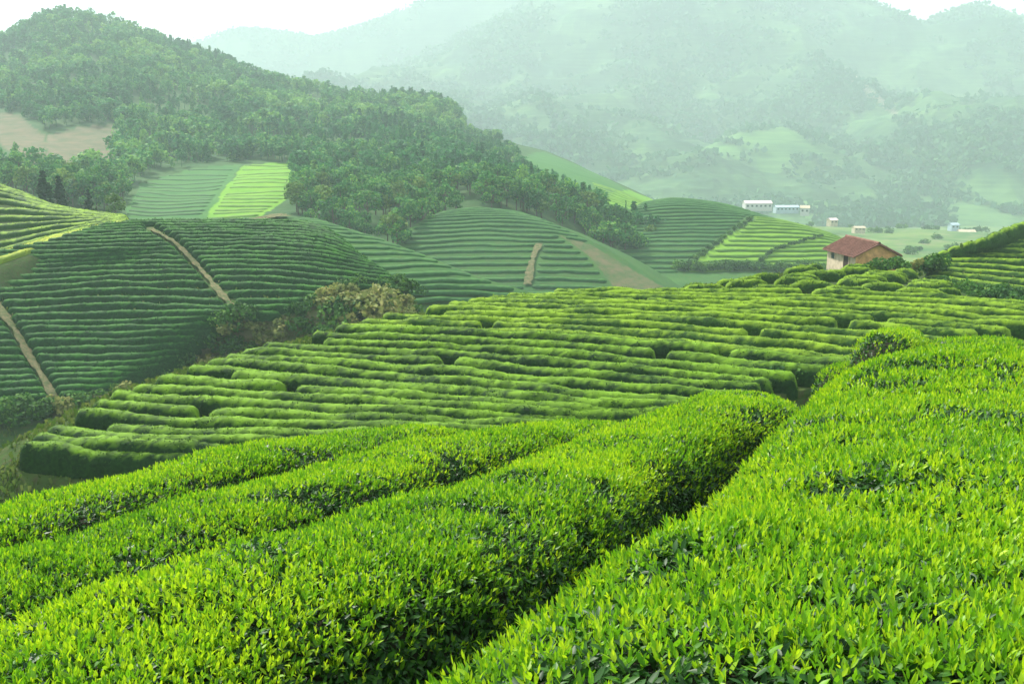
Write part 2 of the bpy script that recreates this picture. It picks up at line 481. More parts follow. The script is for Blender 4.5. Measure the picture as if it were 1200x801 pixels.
# --- far mountains
def mountain(curves, na, nu, amp, sc, seed, masks=None, back=(300, -160)):
    L = Loft(curves, na=na, nu=nu, front=(-80, -30), back=back, rough=0, seed=seed)
    P = L.T * sc
    d = fbm(P * np.array([1, 1, 0.3]), 5, seed, True)
    fade = np.interp(L.un, [-1, 0, 1, L.K - 2, L.K - 1, L.K], [0, 0.3, 1, 1, 0.35, 0.6])[:, None]
    L.T[..., 2] += amp * d * fade + amp * 0.10 * fbm(L.T * sc * 9, 3, seed + 3)
    return L.mesh('mountain', M['far'], masks), L
_, farA = mountain([
    yf_([(360, 262, 700), (600, 262, 700), (800, 258, 700), (1000, 262, 720), (1200, 262, 700), (1500, 262, 700)]),
    yf_([(360, 190, 900), (600, 190, 900), (800, 185, 900), (1000, 190, 900), (1200, 185, 880), (1500, 190, 900)]),
    yf_([(360, 140, 1150), (560, 120, 1150), (700, 90, 1150), (850, 85, 1150), (1000, 110, 1150), (1100, 115, 1130), (1200, 110, 1130), (1500, 120, 1150)]),
    yf_([(300, 150, 1500), (400, 118, 1480), (470, 95, 1450), (520, 70, 1450), (560, 42, 1450), (600, 18, 1450), (640, -2, 1450), (700, -38, 1450), (800, -66, 1450), (900, -42, 1450), (960, -10, 1430), (1010, 11, 1420), (1050, 28, 1400), (1082, 33, 1400), (1115, 20, 1400), (1150, 11, 1400), (1200, 24, 1400), (1350, 80, 1400), (1500, 120, 1400)]),
], 520, 120, 95, 0.0030, 101, {'bare': [[(975, 70), (1000, 86), (1045, 125), (1055, 135), (1045, 134), (1000, 95)]]})
_, farB = mountain([
    yf_([(640, 262, 660), (780, 258, 660), (900, 256, 670), (1000, 262, 680), (1060, 266, 690)]),
    yf_([(690, 238, 730), (780, 228, 740), (900, 225, 750), (1000, 240, 750), (1060, 258, 740)]),
    yf_([(740, 205, 830), (800, 185, 840), (900, 150, 850), (960, 165, 850), (1000, 190, 840), (1040, 225, 820)]),
], 200, 40, 9, 0.008, 111, {'field': [[(690, 130), (1060, 130), (1060, 262), (690, 262)]]}, back=(120, -60))
_, farC = mountain([
    yf_([(960, 268, 640), (1050, 270, 640), (1150, 268, 650), (1300, 262, 660), (1450, 262, 660)]),
    yf_([(985, 250, 720), (1060, 240, 720), (1150, 236, 730), (1300, 225, 740), (1450, 225, 740)]),
    yf_([(1005, 225, 800), (1060, 200, 820), (1130, 178, 840), (1200, 168, 850), (1330, 160, 850), (1450, 160, 850)]),
], 200, 40, 10, 0.0073, 121, back=(120, -60))
_, farD = mountain([
    yf_([(100, 262, 1480), (400, 262, 1480), (700, 262, 1480), (900, 262, 1480)]),
    yf_([(100, 120, 1560), (300, 110, 1560), (500, 80, 1560), (700, 40, 1560), (900, 30, 1560)]),
    yf_([(60, 110, 1640), (160, 80, 1640), (240, 52, 1640), (285, 37, 1640), (330, 42, 1640), (370, 46, 1640), (420, 32, 1640), (470, 14, 1640), (520, -4, 1640), (600, -14, 1640), (750, -10, 1640), (900, 10, 1640)]),
], 240, 40, 24, 0.0034, 131, back=(60, -60))

# --- ground sheet reaching the horizon
def base_z(r):
    return np.interp(r, [0, 12, 30, 60, 100, 150, 200, 250, 320, 500, 650, 1000, 4000], [-6, -12, -19, -25, -33, -37, -42, -44, -47, -55, -60, -94, -97])
rr = np.concatenate([np.linspace(0.5, 40, 20), np.geomspace(44, 3900, 100)])
th = np.linspace(0, 2 * math.pi, 181)
RR, TH = np.meshgrid(rr, th, indexing='ij')
gp = np.stack([RR * np.sin(TH), RR * np.cos(TH), base_z(RR)], -1)
gp[..., 2] += np.clip(RR / 400, 0, 1) * 1.2 * fbm(gp * 0.02, 4, 5)
link('ground', mk_mesh('ground', gp.reshape(-1, 3), grid_faces(len(rr), len(th))[:, ::-1], M['valley']), kind='structure')

# ------------------------------------------------------------------ hedges (middle distance)
def hedge_geo(P, w, h, nc=9, amp=0.09, seed=0, taper=1.2, cards=0, csize=0.09, sink=0.35):
    """P: (n,3) centre line on the ground"""
    n = len(P)
    t = np.gradient(P[:, :2], axis=0); t = norm(t)
    side = np.stack([t[:, 1], -t[:, 0], np.zeros(n)], 1)
    s = np.concatenate([[0], np.cumsum(np.linalg.norm(np.diff(P, axis=0), axis=1))])
    e = np.minimum(s, s[-1] - s) / taper
    sc = np.sqrt(np.clip(1 - (1 - np.clip(e, 0, 1)) ** 2, 0.0, 1)) * 0.97 + 0.03
    wv = 1 + 0.10 * vnoise(np.stack([s * 0.35, s * 0, s * 0 + seed], 1), 3)
    hv = 1 + 0.10 * vnoise(np.stack([s * 0.5, s * 0 + 9, s * 0 + seed], 1), 4)
    th = np.linspace(0, math.pi, nc)
    cx = np.sign(np.cos(th)) * np.abs(np.cos(th)) ** 0.95
    cz = np.sin(th) ** 0.6
    V = (P[:, None] + side[:, None] * (cx[None, :, None] * (0.5 * w * wv * sc)[:, None, None])
         + np.array([0, 0, 1.0]) * (cz[None, :] * ((h * hv + sink) * (0.35 + 0.65 * sc))[:, None] - sink)[..., None])
    nz = (0.35 * fbm(V * 0.9, 2, seed) + 0.6 * vnoise(V * 4.3, seed + 7) + 0.35 * vnoise(V * 9.0, seed + 8))
    V = V + amp * nz[..., None] * norm(V - (P[:, None] + np.array([0, 0, 0.25 * h])))
    verts = V.reshape(-1, 3)
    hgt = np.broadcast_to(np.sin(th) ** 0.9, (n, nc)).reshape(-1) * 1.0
    var = np.clip(0.5 + 0.5 * vnoise(verts * 5.5, seed + 2), 0, 1)
    faces = grid_faces(n, nc)
    fl = [faces]
    if cards:
        q = verts[faces]
        ar = np.linalg.norm(np.cross(q[:, 2] - q[:, 0], q[:, 3] - q[:, 1]), axis=1) * 0.5
        m = int(ar.sum() * cards)
        f = np.random.default_rng(seed).choice(len(faces), m, p=ar / ar.sum())
        g = np.random.default_rng(seed + 1)
        a, b = g.random((m, 1)), g.random((m, 1))
        p = (q[f, 0] * (1 - a) + q[f, 1] * a) * (1 - b) + (q[f, 3] * (1 - a) + q[f, 2] * a) * b
        nn = norm(np.cross(q[f, 2] - q[f, 0], q[f, 3] - q[f, 1]))
        nn = nn * np.sign(np.sum(nn * (p - P[f // (nc - 1)] - np.array([0, 0, 0.1])), 1, keepdims=True))
        tg_ = norm(np.cross(nn, g.normal(0, 1, (m, 3))))
        cv, cf, cvar = leaf_cards(p + nn * 0.01, norm(tg_ + nn * g.uniform(0.05, 0.6, (m, 1)) + np.array([0, 0, 0.2])), csize * g.uniform(0.6, 1.35, m), g, nn)
        hh = hgt[faces[f, 0]]
        fl.append(cf + len(verts))
        verts = np.concatenate([verts, cv])
        hgt = np.concatenate([hgt, np.repeat(hh, 4)]); var = np.concatenate([var, cvar])
    return verts, fl, {'hgt': hgt, 'var': var}

def leaf_cards(p, d, size, g, nn=None):
    """upright little leaf sprays: quads that stand along d"""
    m = len(p)
    r = norm(np.cross(d, g.normal(0, 1, (m, 3)) if nn is None else nn + g.normal(0, 0.3, (m, 3))))
    L = d * size[:, None]; R = r * (size * g.uniform(0.3, 0.55, m))[:, None]
    v = np.stack([p - R * 0.5, p + R * 0.5, p + L + R * 0.55, p + L - R * 0.55], 1).reshape(-1, 3)
    f = np.arange(m * 4).reshape(-1, 4)
    return v, f, np.repeat(g.uniform(0.28, 0.92, m), 4)

ORD = ['zeroth', 'first', 'second', 'third', 'fourth', 'fifth', 'sixth', 'seventh', 'eighth', 'ninth', 'tenth', 'eleventh', 'twelfth', 'thirteenth',
       'fourteenth', 'fifteenth', 'sixteenth', 'seventeenth', 'eighteenth', 'nineteenth', 'twentieth', 'twenty-first', 'twenty-second', 'twenty-third',
       'twenty-fourth', 'twenty-fifth', 'twenty-sixth', 'twenty-seventh', 'twenty-eighth', 'twenty-ninth', 'thirtieth', 'thirty-first', 'thirty-second', 'thirty-third', 'thirty-fourth', 'thirty-fifth', 'thirty-sixth']

def rows_on(L, us, labelf, group, mat, w=1.4, h=0.75, step=0.3, a0=0.0, a1=1.0, keep=None, wob=0.0, breaks=None, minlen=2.5, nc=9,
            amp=0.09, cards=0, csize=0.09, seed=0, taper=1.2, gap=0.7):
    out = 0
    g = np.random.default_rng(seed + 500)
    for k, u0 in enumerate(us):
        a = np.linspace(a0, a1, 1500)
        u = u0 + wob * vnoise(np.stack([a * 4.5, a * 0 + k * 0.37, a * 0], 1), seed) + 0.5 * wob * vnoise(np.stack([a * 13, a * 0 + k * 5.1, a * 0], 1), seed + 1)
        P = L(u, a)
        px, py = proj(P)
        ok = np.ones(len(a), bool) if keep is None else keep(px, py)
        s = np.concatenate([[0], np.cumsum(np.linalg.norm(np.diff(P, axis=0), axis=1))])
        if breaks:
            for b in breaks(k, s[-1], g):
                ok &= np.abs(s - b) > gap * 0.5
        idx = np.where(ok)[0]
        if len(idx) == 0: continue
        segs = np.split(idx, np.where(np.diff(idx) > 1)[0] + 1)
        segs = [q for q in segs if len(q) > 3 and s[q[-1]] - s[q[0]] > minlen]
        for j, q in enumerate(segs):
            sl = s[q[-1]] - s[q[0]]
            ss = np.linspace(s[q[0]], s[q[-1]], max(6, int(sl / step)))
            Q = np.stack([np.interp(ss, s, P[:, c]) for c in range(3)], 1)
            v, f, at = hedge_geo(Q, w, h, nc, amp, seed * 1000 + k * 20 + j, taper, cards, csize)
            c0 = Q[len(Q) // 2].copy()
            qx, _ = proj(Q[len(Q) // 2])
            mm = mat(k, j, float(qx)) if callable(mat) else mat
            me = mk_mesh('tea_hedge', v - c0, f, mm, at)
            link('tea_hedge', me, label=labelf(k, j, len(segs), float(qx)), cat='hedge', group=group, loc=c0)
            out += 1
    return out

PART = {1: [''], 2: ['left', 'right'], 3: ['left', 'middle', 'right']}
def seg_word(j, n):
    if n == 1: return ''
    if n == 2: return (' left stretch', ' right stretch')[j]
    if n == 3: return (' left stretch', ' middle stretch', ' right stretch')[j]
    return ' ' + ORD[j + 1] + ' bush run from left'

cnt = 0
# the knoll, counted down from its crest
kus = np.concatenate([np.arange(0.15, 3.0, 0.315), np.arange(3.03, 5.0, 0.27), np.arange(5.0, 8.35, 0.305)])
NK = len(kus)
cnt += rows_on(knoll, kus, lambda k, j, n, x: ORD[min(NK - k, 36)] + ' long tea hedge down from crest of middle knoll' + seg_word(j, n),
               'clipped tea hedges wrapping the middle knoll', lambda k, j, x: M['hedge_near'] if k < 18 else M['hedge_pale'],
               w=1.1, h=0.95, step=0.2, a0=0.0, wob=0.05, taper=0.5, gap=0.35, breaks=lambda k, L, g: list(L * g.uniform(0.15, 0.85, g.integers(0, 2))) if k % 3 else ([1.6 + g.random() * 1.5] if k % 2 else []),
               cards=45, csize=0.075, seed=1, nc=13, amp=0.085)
kt = np.arange(8.7, 11.2, 0.34)
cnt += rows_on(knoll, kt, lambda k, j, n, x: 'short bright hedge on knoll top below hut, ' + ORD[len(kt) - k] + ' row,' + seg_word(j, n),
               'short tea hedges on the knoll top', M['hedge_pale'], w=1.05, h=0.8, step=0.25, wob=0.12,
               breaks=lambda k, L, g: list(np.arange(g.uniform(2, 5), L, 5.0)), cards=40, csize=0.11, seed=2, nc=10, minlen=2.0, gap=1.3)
print('knoll hedges', cnt)

# terraced hill
PATH1 = [(176, 270), (205, 287), (235, 318), (262, 350), (286, 376)]
PATH2 = [(-6, 355), (18, 390), (38, 425), (58, 458), (74, 490)]
tpoly = [(-200, 520), (-200, 300), (40, 278), (120, 260), (337, 258), (385, 268), (440, 310), (470, 336), (425, 345), (330, 372), (287, 374), (245, 402), (215, 432), (170, 448), (100, 466), (66, 474), (0, 478)]
def tkeep(px, py):
    return in_poly(px, py, tpoly) & ~near_line(px, py, PATH1, 4.0) & ~near_line(px, py, PATH2, 4.0)
tus = np.arange(0.3, 5.05, 0.145)
NT = len(tus)
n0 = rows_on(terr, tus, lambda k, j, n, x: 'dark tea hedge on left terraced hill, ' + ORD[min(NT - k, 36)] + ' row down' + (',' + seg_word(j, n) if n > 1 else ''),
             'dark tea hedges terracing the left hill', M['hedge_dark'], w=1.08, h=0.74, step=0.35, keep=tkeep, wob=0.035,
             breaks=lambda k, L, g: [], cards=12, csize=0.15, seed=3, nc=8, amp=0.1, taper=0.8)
cnt += n0; print('terrace', n0)
uus = np.arange(0.12, 4.0, 0.3)
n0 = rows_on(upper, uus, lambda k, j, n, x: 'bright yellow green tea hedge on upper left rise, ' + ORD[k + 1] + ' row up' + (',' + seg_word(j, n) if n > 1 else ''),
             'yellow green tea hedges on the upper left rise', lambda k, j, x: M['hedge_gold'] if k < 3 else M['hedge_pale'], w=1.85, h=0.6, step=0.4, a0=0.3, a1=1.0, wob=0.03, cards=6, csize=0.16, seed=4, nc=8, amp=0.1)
cnt += n0; print('upper', n0)
rus = np.arange(0.8, 4.95, 0.27)
n0 = rows_on(right, rus, lambda k, j, n, x: 'tea hedge on right hand slope beside the brick hut, ' + ORD[len(rus) - k] + ' row down' + (',' + seg_word(j, n) if n > 1 else ''),
             'tea hedges on the right slope', M['hedge_pale'], w=1.4, h=0.55, step=0.3, a1=0.75, wob=0.04, cards=9, csize=0.11, seed=5, nc=9, amp=0.06)
cnt += n0; print('right', n0)
# far fields: rows that only show as fine stripes
far_group = 'fine tea rows on the slopes behind'
s1 = np.arange(0.1, 3.95, 0.24)
n0 = rows_on(slope1, s1, lambda k, j, n, x: 'fine tea row on smooth green slope right of left terraced hill, ' + ORD[len(s1) - k] + ' from top', far_group, M['hedge_mid'], w=2.6, h=0.2, step=0.6, wob=0.07, seed=6, nc=6, amp=0.1)
cnt += n0; print('s1', n0)
s2 = np.arange(0.75, 4.9, 0.2)
n0 = rows_on(slope2, s2, lambda k, j, n, x: 'fine tea row on round green hill beside bare earth strip, ' + ORD[len(s2) - k] + ' from top' + seg_word(j, n), far_group, M['hedge_mid'], w=2.4, h=0.2, step=0.7,
             keep=lambda px, py: ~in_poly(px, py, bare2) & ~near_line(px, py, [(632, 285), (618, 335)], 3), wob=0.03, seed=7, nc=6, amp=0.12)
cnt += n0; print('s2', n0)
s3 = np.arange(1.15, 4.85, 0.17)
DIV = [(878, 256), (800, 316)]; DIV2 = [(888, 308), (905, 295), (960, 278)]
n0 = rows_on(slope3, s3, lambda k, j, n, x: ('bright lime' if x > 845 else 'dull green') + ' tea row on hill left of brick hut, ' + ORD[len(s3) - k] + ' from top' + seg_word(j, n), far_group,
             lambda k, j, x: M['hedge_mid'] if x < 845 else M['hedge_lime'], w=2.7, h=0.22, step=0.9, keep=lambda px, py: ~near_line(px, py, DIV, 3.5), wob=0.04, seed=8, nc=6, amp=0.1)
cnt += n0; print('s3', n0)
fu = np.arange(0.55, 2.3, 0.085)
_before = set(COL.objects)
n0 = rows_on(forest, fu, lambda k, j, n, x: ('dull green tea row on field below the wooded mountain, ' if x < 252 else 'bright tea row on field below the wooded mountain, ' if x < 500 else 'bright tea row on spur end of the wooded mountain, ') + ORD[len(fu) - k] + ' from top', far_group,
             (lambda k, j, x: M['hedge_mid'] if x < 252 else M['hedge_lime']), w=3.6, h=0.2, step=1.0, keep=lambda px, py: (in_poly(px, py, F_LIME[0]) | in_poly(px, py, F_LIME[1]) | in_poly(px, py, F_FIELD[0])) & ~near_line(px, py, [(285, 190), (240, 256)], 2.0), wob=0.02, seed=9, nc=6, amp=0.1)
mass = [o for o in COL.objects if o not in _before]
fv, ff, fm, fh, fa, fn_ = [], [], [], [], [], 0
for o in mass:
    me = o.data
    co_ = np.empty(len(me.vertices) * 3, np.float32); me.vertices.foreach_get('co', co_)
    vi = np.empty(len(me.loops), np.int32); me.loops.foreach_get('vertex_index', vi)
    fv.append(co_.reshape(-1, 3) + np.array(o.location)); ff.append(vi.reshape(-1, 4) + fn_); fn_ += len(me.vertices)
    for nm_, lst_ in (('hgt', fh), ('var', fa)):
        b_ = np.empty(len(me.vertices), np.float32); me.attributes[nm_].data.foreach_get('value', b_); lst_.append(b_)
    fm.append(np.full(len(me.polygons), 0 if me.materials[0].name == 'hedge_mid' else 1, np.int32))
    bpy.data.objects.remove(o)
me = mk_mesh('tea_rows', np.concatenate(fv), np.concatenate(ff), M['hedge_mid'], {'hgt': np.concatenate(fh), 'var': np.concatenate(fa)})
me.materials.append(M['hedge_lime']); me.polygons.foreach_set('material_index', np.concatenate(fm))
link('tea_rows', me, kind='stuff', label='faint tea rows on the fields at the foot and spur of the wooded mountain', cat='tea rows')
print('total hedges', cnt)

# ------------------------------------------------------------------ foreground hedges, leaf by leaf
pts = np.array([(-.17, 2.05, -1.12), (.49, 3.55, -1.4), (1.09, 5.07, -1.65), (2.07, 7.3, -2.0), (4.2, 9.2, -2.0), (3.0, 6.0, -1.65), (1.2, 1.8, -1.0),
                (-1.27, 2.5, -1.23), (.97, 7.8, -2.16), (2.57, 11.5, -2.95), (-2.46, 4.78, -2.1), (.39, 11.3, -3.37), (-3.63, 7.07, -2.7), (-1.68, 11.5, -3.65), (-3.0, 2.0, -1.95), (-5.2, 4.0, -2.9), (4.6, 12.0, -2.75)])
def quad(x, y): return np.stack([np.ones_like(x), x, y, x * x, x * y, y * y], -1)
QC = np.linalg.lstsq(quad(pts[:, 0], pts[:, 1]), pts[:, 2], rcond=None)[0]
def ztop(x, y):
    x = np.asarray(x, float); y = np.asarray(y, float)
    z = quad(np.clip(x, -6, 6), np.clip(y, -1, 12.5)) @ QC
    return z - 0.45 * np.maximum(y - 12.5, 0) - 0.4 * np.maximum(-6 - x, 0)
print('fit', np.round(ztop(pts[:, 0], pts[:, 1]) - pts[:, 2], 2))
gx, gy = np.meshgrid(np.linspace(-16, 14, 90), np.linspace(-6, 22, 80))
gz = ztop(gx, gy) - 0.95
gv = np.stack([gx, gy, gz], -1)
gv[..., 2] += 0.05 * fbm(gv * 1.3, 3, 8)
fo = link('hillside', mk_mesh('hillside', gv.reshape(-1, 3), grid_faces(80, 90), M['soil']), kind='structure')

LEAF6 = None
def leaves(p, d, nrm, L, Wd, fold, curl, var, lod):
    """p base, d growth direction, nrm upper-face normal"""
    m = len(p)
    r = norm(np.cross(d, nrm)); nn = norm(np.cross(r, d))
    if lod == 0:
        ts = [0, 0.28, 0.62, 1.0]; ws = [0.12, 0.92, 0.86, 0.04]
        rows = []
        for t, w in zip(ts, ws):
            c = p + d * (L * t)[:, None] + nn * (-curl * L * t * t)[:, None]
            rr = r * (0.5 * Wd * w)[:, None]; up = nn * (fold * Wd * w * 0.5)[:, None]
            rows += [c - rr + up, c, c + rr + up]
        v = np.stack(rows, 1)
        b = np.array([[0, 1, 4, 3], [1, 2, 5, 4], [3, 4, 7, 6], [4, 5, 8, 7], [6, 7, 10, 9], [7, 8, 11, 10]])
        nv = 12
    else:
        ts = [0, 0.45, 1.0]; ws = [0.2, 1.0, 0.08]
        rows = []
        for t, w in zip(ts, ws):
            c = p + d * (L * t)[:, None] + nn * (-curl * L * t * t)[:, None]
            rr = r * (0.5 * Wd * w)[:, None]
            rows += [c - rr, c + rr]
        v = np.stack(rows, 1)
        b = np.array([[0, 1, 3, 2], [2, 3, 5, 4]])
        nv = 6
    f = (np.arange(m)[:, None, None] * nv + b[None]).reshape(-1, 4)
    return v.reshape(-1, 3), f, np.repeat(var, nv)

class Bag:
    def __init__(s): s.v, s.f, s.a, s.n = [], [], [], 0
    def add(s, v, f, a):
        s.v.append(v); s.f.append(f + s.n); s.a.append(a); s.n += len(v)
    def mesh(s, name, mat, off):
        return mk_mesh(name, np.concatenate(s.v) - off, np.concatenate(s.f), mat, {'var': np.concatenate(s.a)})

def near_hedge(line, w, h, label, seed, zy, cs, dens=3.0, end_taper=0.9, taper_start=False, size=0.56, table=True):
    zy = np.array(zy, float)
    g = np.random.default_rng(seed)
    line = np.array(line, float)
    s0 = np.concatenate([[0], np.cumsum(np.linalg.norm(np.diff(line, axis=0), axis=1))])
    Ltot = s0[-1]
    S = np.linspace(0, Ltot, 400)
    xy = pchip(s0, line, S)
    tg = norm(np.gradient(xy, axis=0)); sd = np.stack([tg[:, 1], -tg[:, 0]], 1)
    def surf(s, th):
        c = np.stack([np.interp(s, S, xy[:, k]) for k in (0, 1)], -1)
        n2 = np.stack([np.interp(s, S, sd[:, k]) for k in (0, 1)], -1)
        e = (Ltot - s) / end_taper
        if taper_start: e = np.minimum(e, s / end_taper)
        e = np.clip(e, 0, 1); sc = 0.06 + 0.94 * np.sqrt(1 - (1 - e) ** 2)
        wv = w * (1 + 0.07 * vnoise(np.stack([s * 0.9, s * 0 + seed, s * 0], -1), 3)) * sc
        cx = np.sign(np.cos(th)) * np.abs(np.cos(th)) ** (0.62 if table else 0.85)
        cz = np.abs(np.sin(th)) ** (0.60 if table else 0.8)
        q = c + n2 * (0.5 * wv * cx)[..., None]
        zt = pchip(zy[:, 0], zy[:, 1], np.ravel(c[..., 1])).reshape(c.shape[:-1]) + cs * 0.5 * wv * cx
        z = zt - h + h * cz * (0.4 + 0.6 * sc)
        P = np.concatenate([q, z[..., None]], -1)
        P[..., 2] += 0.045 * vnoise(P * 1.7, seed) + 0.03 * vnoise(P * 4.5, seed + 1)
        return P
    root = bpy.data.objects.new('tea_hedge', None); COL.objects.link(root)
    mid = surf(np.array([Ltot * 0.5]), np.array([math.pi / 2]))[0]; mid[2] -= h
    root.location = mid
    root['label'] = label; root['category'] = 'hedge'; root['group'] = 'leafy tea hedges in the foreground'
    # twiggy interior
    ns, nt_ = int(Ltot / 0.12), 15
    ss, tt = np.meshgrid(np.linspace(0, Ltot, ns), np.linspace(0.0, math.pi, nt_), indexing='ij')
    P = surf(ss, tt)
    c = P.mean(1, keepdims=True); c[..., 2] = P[..., 2].min(1, keepdims=True)
    I = c + (P - c) * 0.88
    I += 0.03 * vnoise(I * 9, seed)[..., None]
    link('twigs', mk_mesh('twigs', (I - mid).reshape(-1, 3), grid_faces(ns, nt_), M['twig'], {}), root)
    # candidate points, spread by area
    f = grid_faces(ns, nt_); q = P.reshape(-1, 3)[f]
    ar = np.linalg.norm(np.cross(q[:, 2] - q[:, 0], q[:, 3] - q[:, 1]), axis=1) * 0.5
    ctr = q.mean(1); dist = np.linalg.norm(ctr, axis=1)
    nrm = norm(np.cross(q[:, 2] - q[:, 0], q[:, 3] - q[:, 1]))
    nrm *= np.sign(np.sum(nrm * (ctr - np.repeat(c[:-1, 0], nt_ - 1, axis=0)), 1, keepdims=True))
    fade = np.clip(ctr[:, 1] + 0.6, 0.03, 1)
    def scatter(per):
        wgt = ar * per * fade
        m = int(wgt.sum())
        k = g.choice(len(f), m, p=wgt / wgt.sum())
        a, b = g.random((m, 1)), g.random((m, 1))
        p = (q[k, 0] * (1 - a) + q[k, 1] * a) * (1 - b) + (q[k, 3] * (1 - a) + q[k, 2] * a) * b
        return p, nrm[k], dist[k]
    young, old = Bag(), Bag()
    up = np.array([0, 0, 1.0])
    # mature leaves
    lod_d = 4.6
    per = np.interp(dist, [2, 5, 9, 14], [1700, 1350, 900, 650]) * dens
    p, n, d = scatter(per)
    m = len(p)
    p = p - n * (g.random(m) ** 1.3 * 0.13)[:, None]
    dr = norm(norm(np.cross(n, g.normal(0, 1, (m, 3)))) + n * g.uniform(-0.1, 0.9, m)[:, None] + up * 0.25)
    fn = norm(n * 0.8 + up * 0.5 + g.normal(0, 0.45, (m, 3)))
    L = g.uniform(0.045, 0.08, m) * size * np.interp(d, [2, 9], [1.0, 1.25]); Wd = L * g.uniform(0.36, 0.46, m)
    var = np.clip(g.beta(2, 2.5, m), 0, 1)
    for lod in (0, 1):
        k = (d < lod_d) if lod == 0 else (d >= lod_d)
        if k.any():
            old.add(*leaves(p[k], dr[k], fn[k], L[k], Wd[k], np.full(k.sum(), 0.25), g.uniform(-0.1, 0.35, k.sum()), var[k], lod))
    # young shoots
    upf = np.clip(nrm[:, 2], 0, 1)
    topness = np.clip((upf - 0.32) / 0.5, 0, 1)
    clump = np.clip(0.8 + 0.7 * vnoise(ctr * 2.2, seed + 9) + 0.75 * vnoise(ctr * 7.0, seed + 19), 0.12, 1.8)
    per = np.interp(dist, [2, 5, 9, 14], [820, 720, 520, 400]) * (0.12 + 0.88 * topness) * clump * dens
    p, n, d = scatter(per)
    m = len(p)
    ax = norm(up * 0.9 + n * 0.55 + g.normal(0, 0.22, (m, 3)))
    hs = g.uniform(0.03, 0.135, m) * size
    hs *= 1 + 0.25 * vnoise(p * 3, seed + 4)
    base = p - n * 0.03
    tone = np.clip(g.beta(1.6, 1.5, m) + 0.25 * vnoise(p * 1.2, seed + 6), 0, 1)
    az0 = g.uniform(0, 2 * math.pi, m)
    e1 = norm(np.cross(ax, norm(g.normal(0, 1, (m, 3))))); e2 = np.cross(ax, e1)
    big = np.interp(d, [2, 9], [1.0, 1.3])
    for li, (frac, ang, ll) in enumerate([(1.0, 0.12, 0.036), (0.82, 0.45, 0.043), (0.55, 0.75, 0.052), (0.25, 0.95, 0.056)]):
        if li == 3:
            sel = d < 6
        else:
            sel = np.ones(m, bool)
        k0 = np.where(sel)[0]
        az = az0[k0] + li * 2.4 + g.normal(0, 0.3, len(k0))
        rad = e1[k0] * np.cos(az)[:, None] + e2[k0] * np.sin(az)[:, None]
        an = ang * g.uniform(0.6, 1.35, len(k0))
        dr = norm(ax[k0] * np.cos(an)[:, None] + rad * np.sin(an)[:, None])
        fn = norm(ax[k0] * np.sin(an)[:, None] - rad * np.cos(an)[:, None] + g.normal(0, 0.15, (len(k0), 3)))
        pp = base[k0] + ax[k0] * (hs[k0] * frac)[:, None]
        L = ll * g.uniform(0.75, 1.3, len(k0)) * big[k0] * size
        Wd = L * (0.27 if li == 0 else 0.42) * g.uniform(0.85, 1.15, len(k0))
        var = np.clip(tone[k0] + (0.16, 0.08, -0.06, -0.2)[li], 0, 1)
        dk = d[k0]
        for lod in (0, 1):
            k = (dk < lod_d) if lod == 0 else (dk >= lod_d)
            if k.any():
                young.add(*leaves(pp[k], dr[k], fn[k], L[k], Wd[k], np.full(k.sum(), 0.45 if li < 2 else 0.3), g.uniform(-0.25, 0.2, k.sum()), var[k], lod))
    link('mature_leaves', old.mesh('mature_leaves', M['mature'], mid), root)
    link('young_shoots', young.mesh('young_shoots', M['young'], mid), root)
    print('hedge', seed, 'verts', old.n + young.n)
    return root

nv = np.array([-0.917, 0.40])
edge = np.array([(-1.75, -0.5), (-.47, 2.05), (-.14, 2.7), (.36, 3.55), (1.06, 5.07), (2.07, 7.3), (2.75, 8.6), (3.7, 10.2)])
near_hedge([tuple(e - nv * 0.98) for e in edge], 1.95, 0.85, 'broad bright tea hedge filling the right foreground, yellow green shoots on top', 11,
           [(-1.2, -.70), (1.66, -1.0), (2.3, -1.10), (3.16, -1.26), (4.68, -1.51), (6.9, -1.81), (8.2, -1.90), (9.8, -2.12), (11, -2.6)], 0.16, end_taper=1.6)
near_hedge([tuple(e - nv * 3.15) for e in edge[:-1]], 1.7, 0.85, 'tea hedge right of the broad bright hedge, at the right edge of the view', 15,
           [(-2, -.60), (1.2, -.95), (2.3, -1.10), (3.7, -1.40), (6, -1.80), (7.4, -2.05), (10, -2.6)], 0.1, dens=1.5, end_taper=1.2)
near_hedge([tuple(e + nv * 1.24) for e in edge] + [(2.7, 11.8), (3.35, 13.4)], 1.46, 0.9, 'long tea hedge left of the dark furrow in the foreground', 12,
           [(-.2, -1.2), (2.5, -1.54), (3.16, -1.64), (4.0, -1.77), (5.5, -2.08), (7.76, -2.50), (9.06, -2.68), (10.66, -2.95), (12.2, -3.3), (13.5, -3.6), (15, -4)], 0.08, end_taper=0.5)
near_hedge([tuple(e + nv * 3.14) for e in edge] + [(1.2, 13.2)], 1.46, 0.9, 'foreground tea hedge between the furrow hedge and the lowest foreground hedge', 13,
           [(.8, -1.75), (4.79, -2.19), (6.3, -2.43), (8.54, -2.81), (9.84, -3.08), (11.4, -3.43), (14, -4.5)], 0.10)
near_hedge([tuple(e + nv * 5.14) for e in edge[1:]] + [(-0.5, 14.2)], 1.48, 0.9, 'lowest foreground tea hedge, just in front of the middle knoll', 14,
           [(4, -2.35), (7.09, -2.80), (9.3, -3.12), (10.6, -3.38), (12.2, -3.76), (15, -5.1)], 0.12)
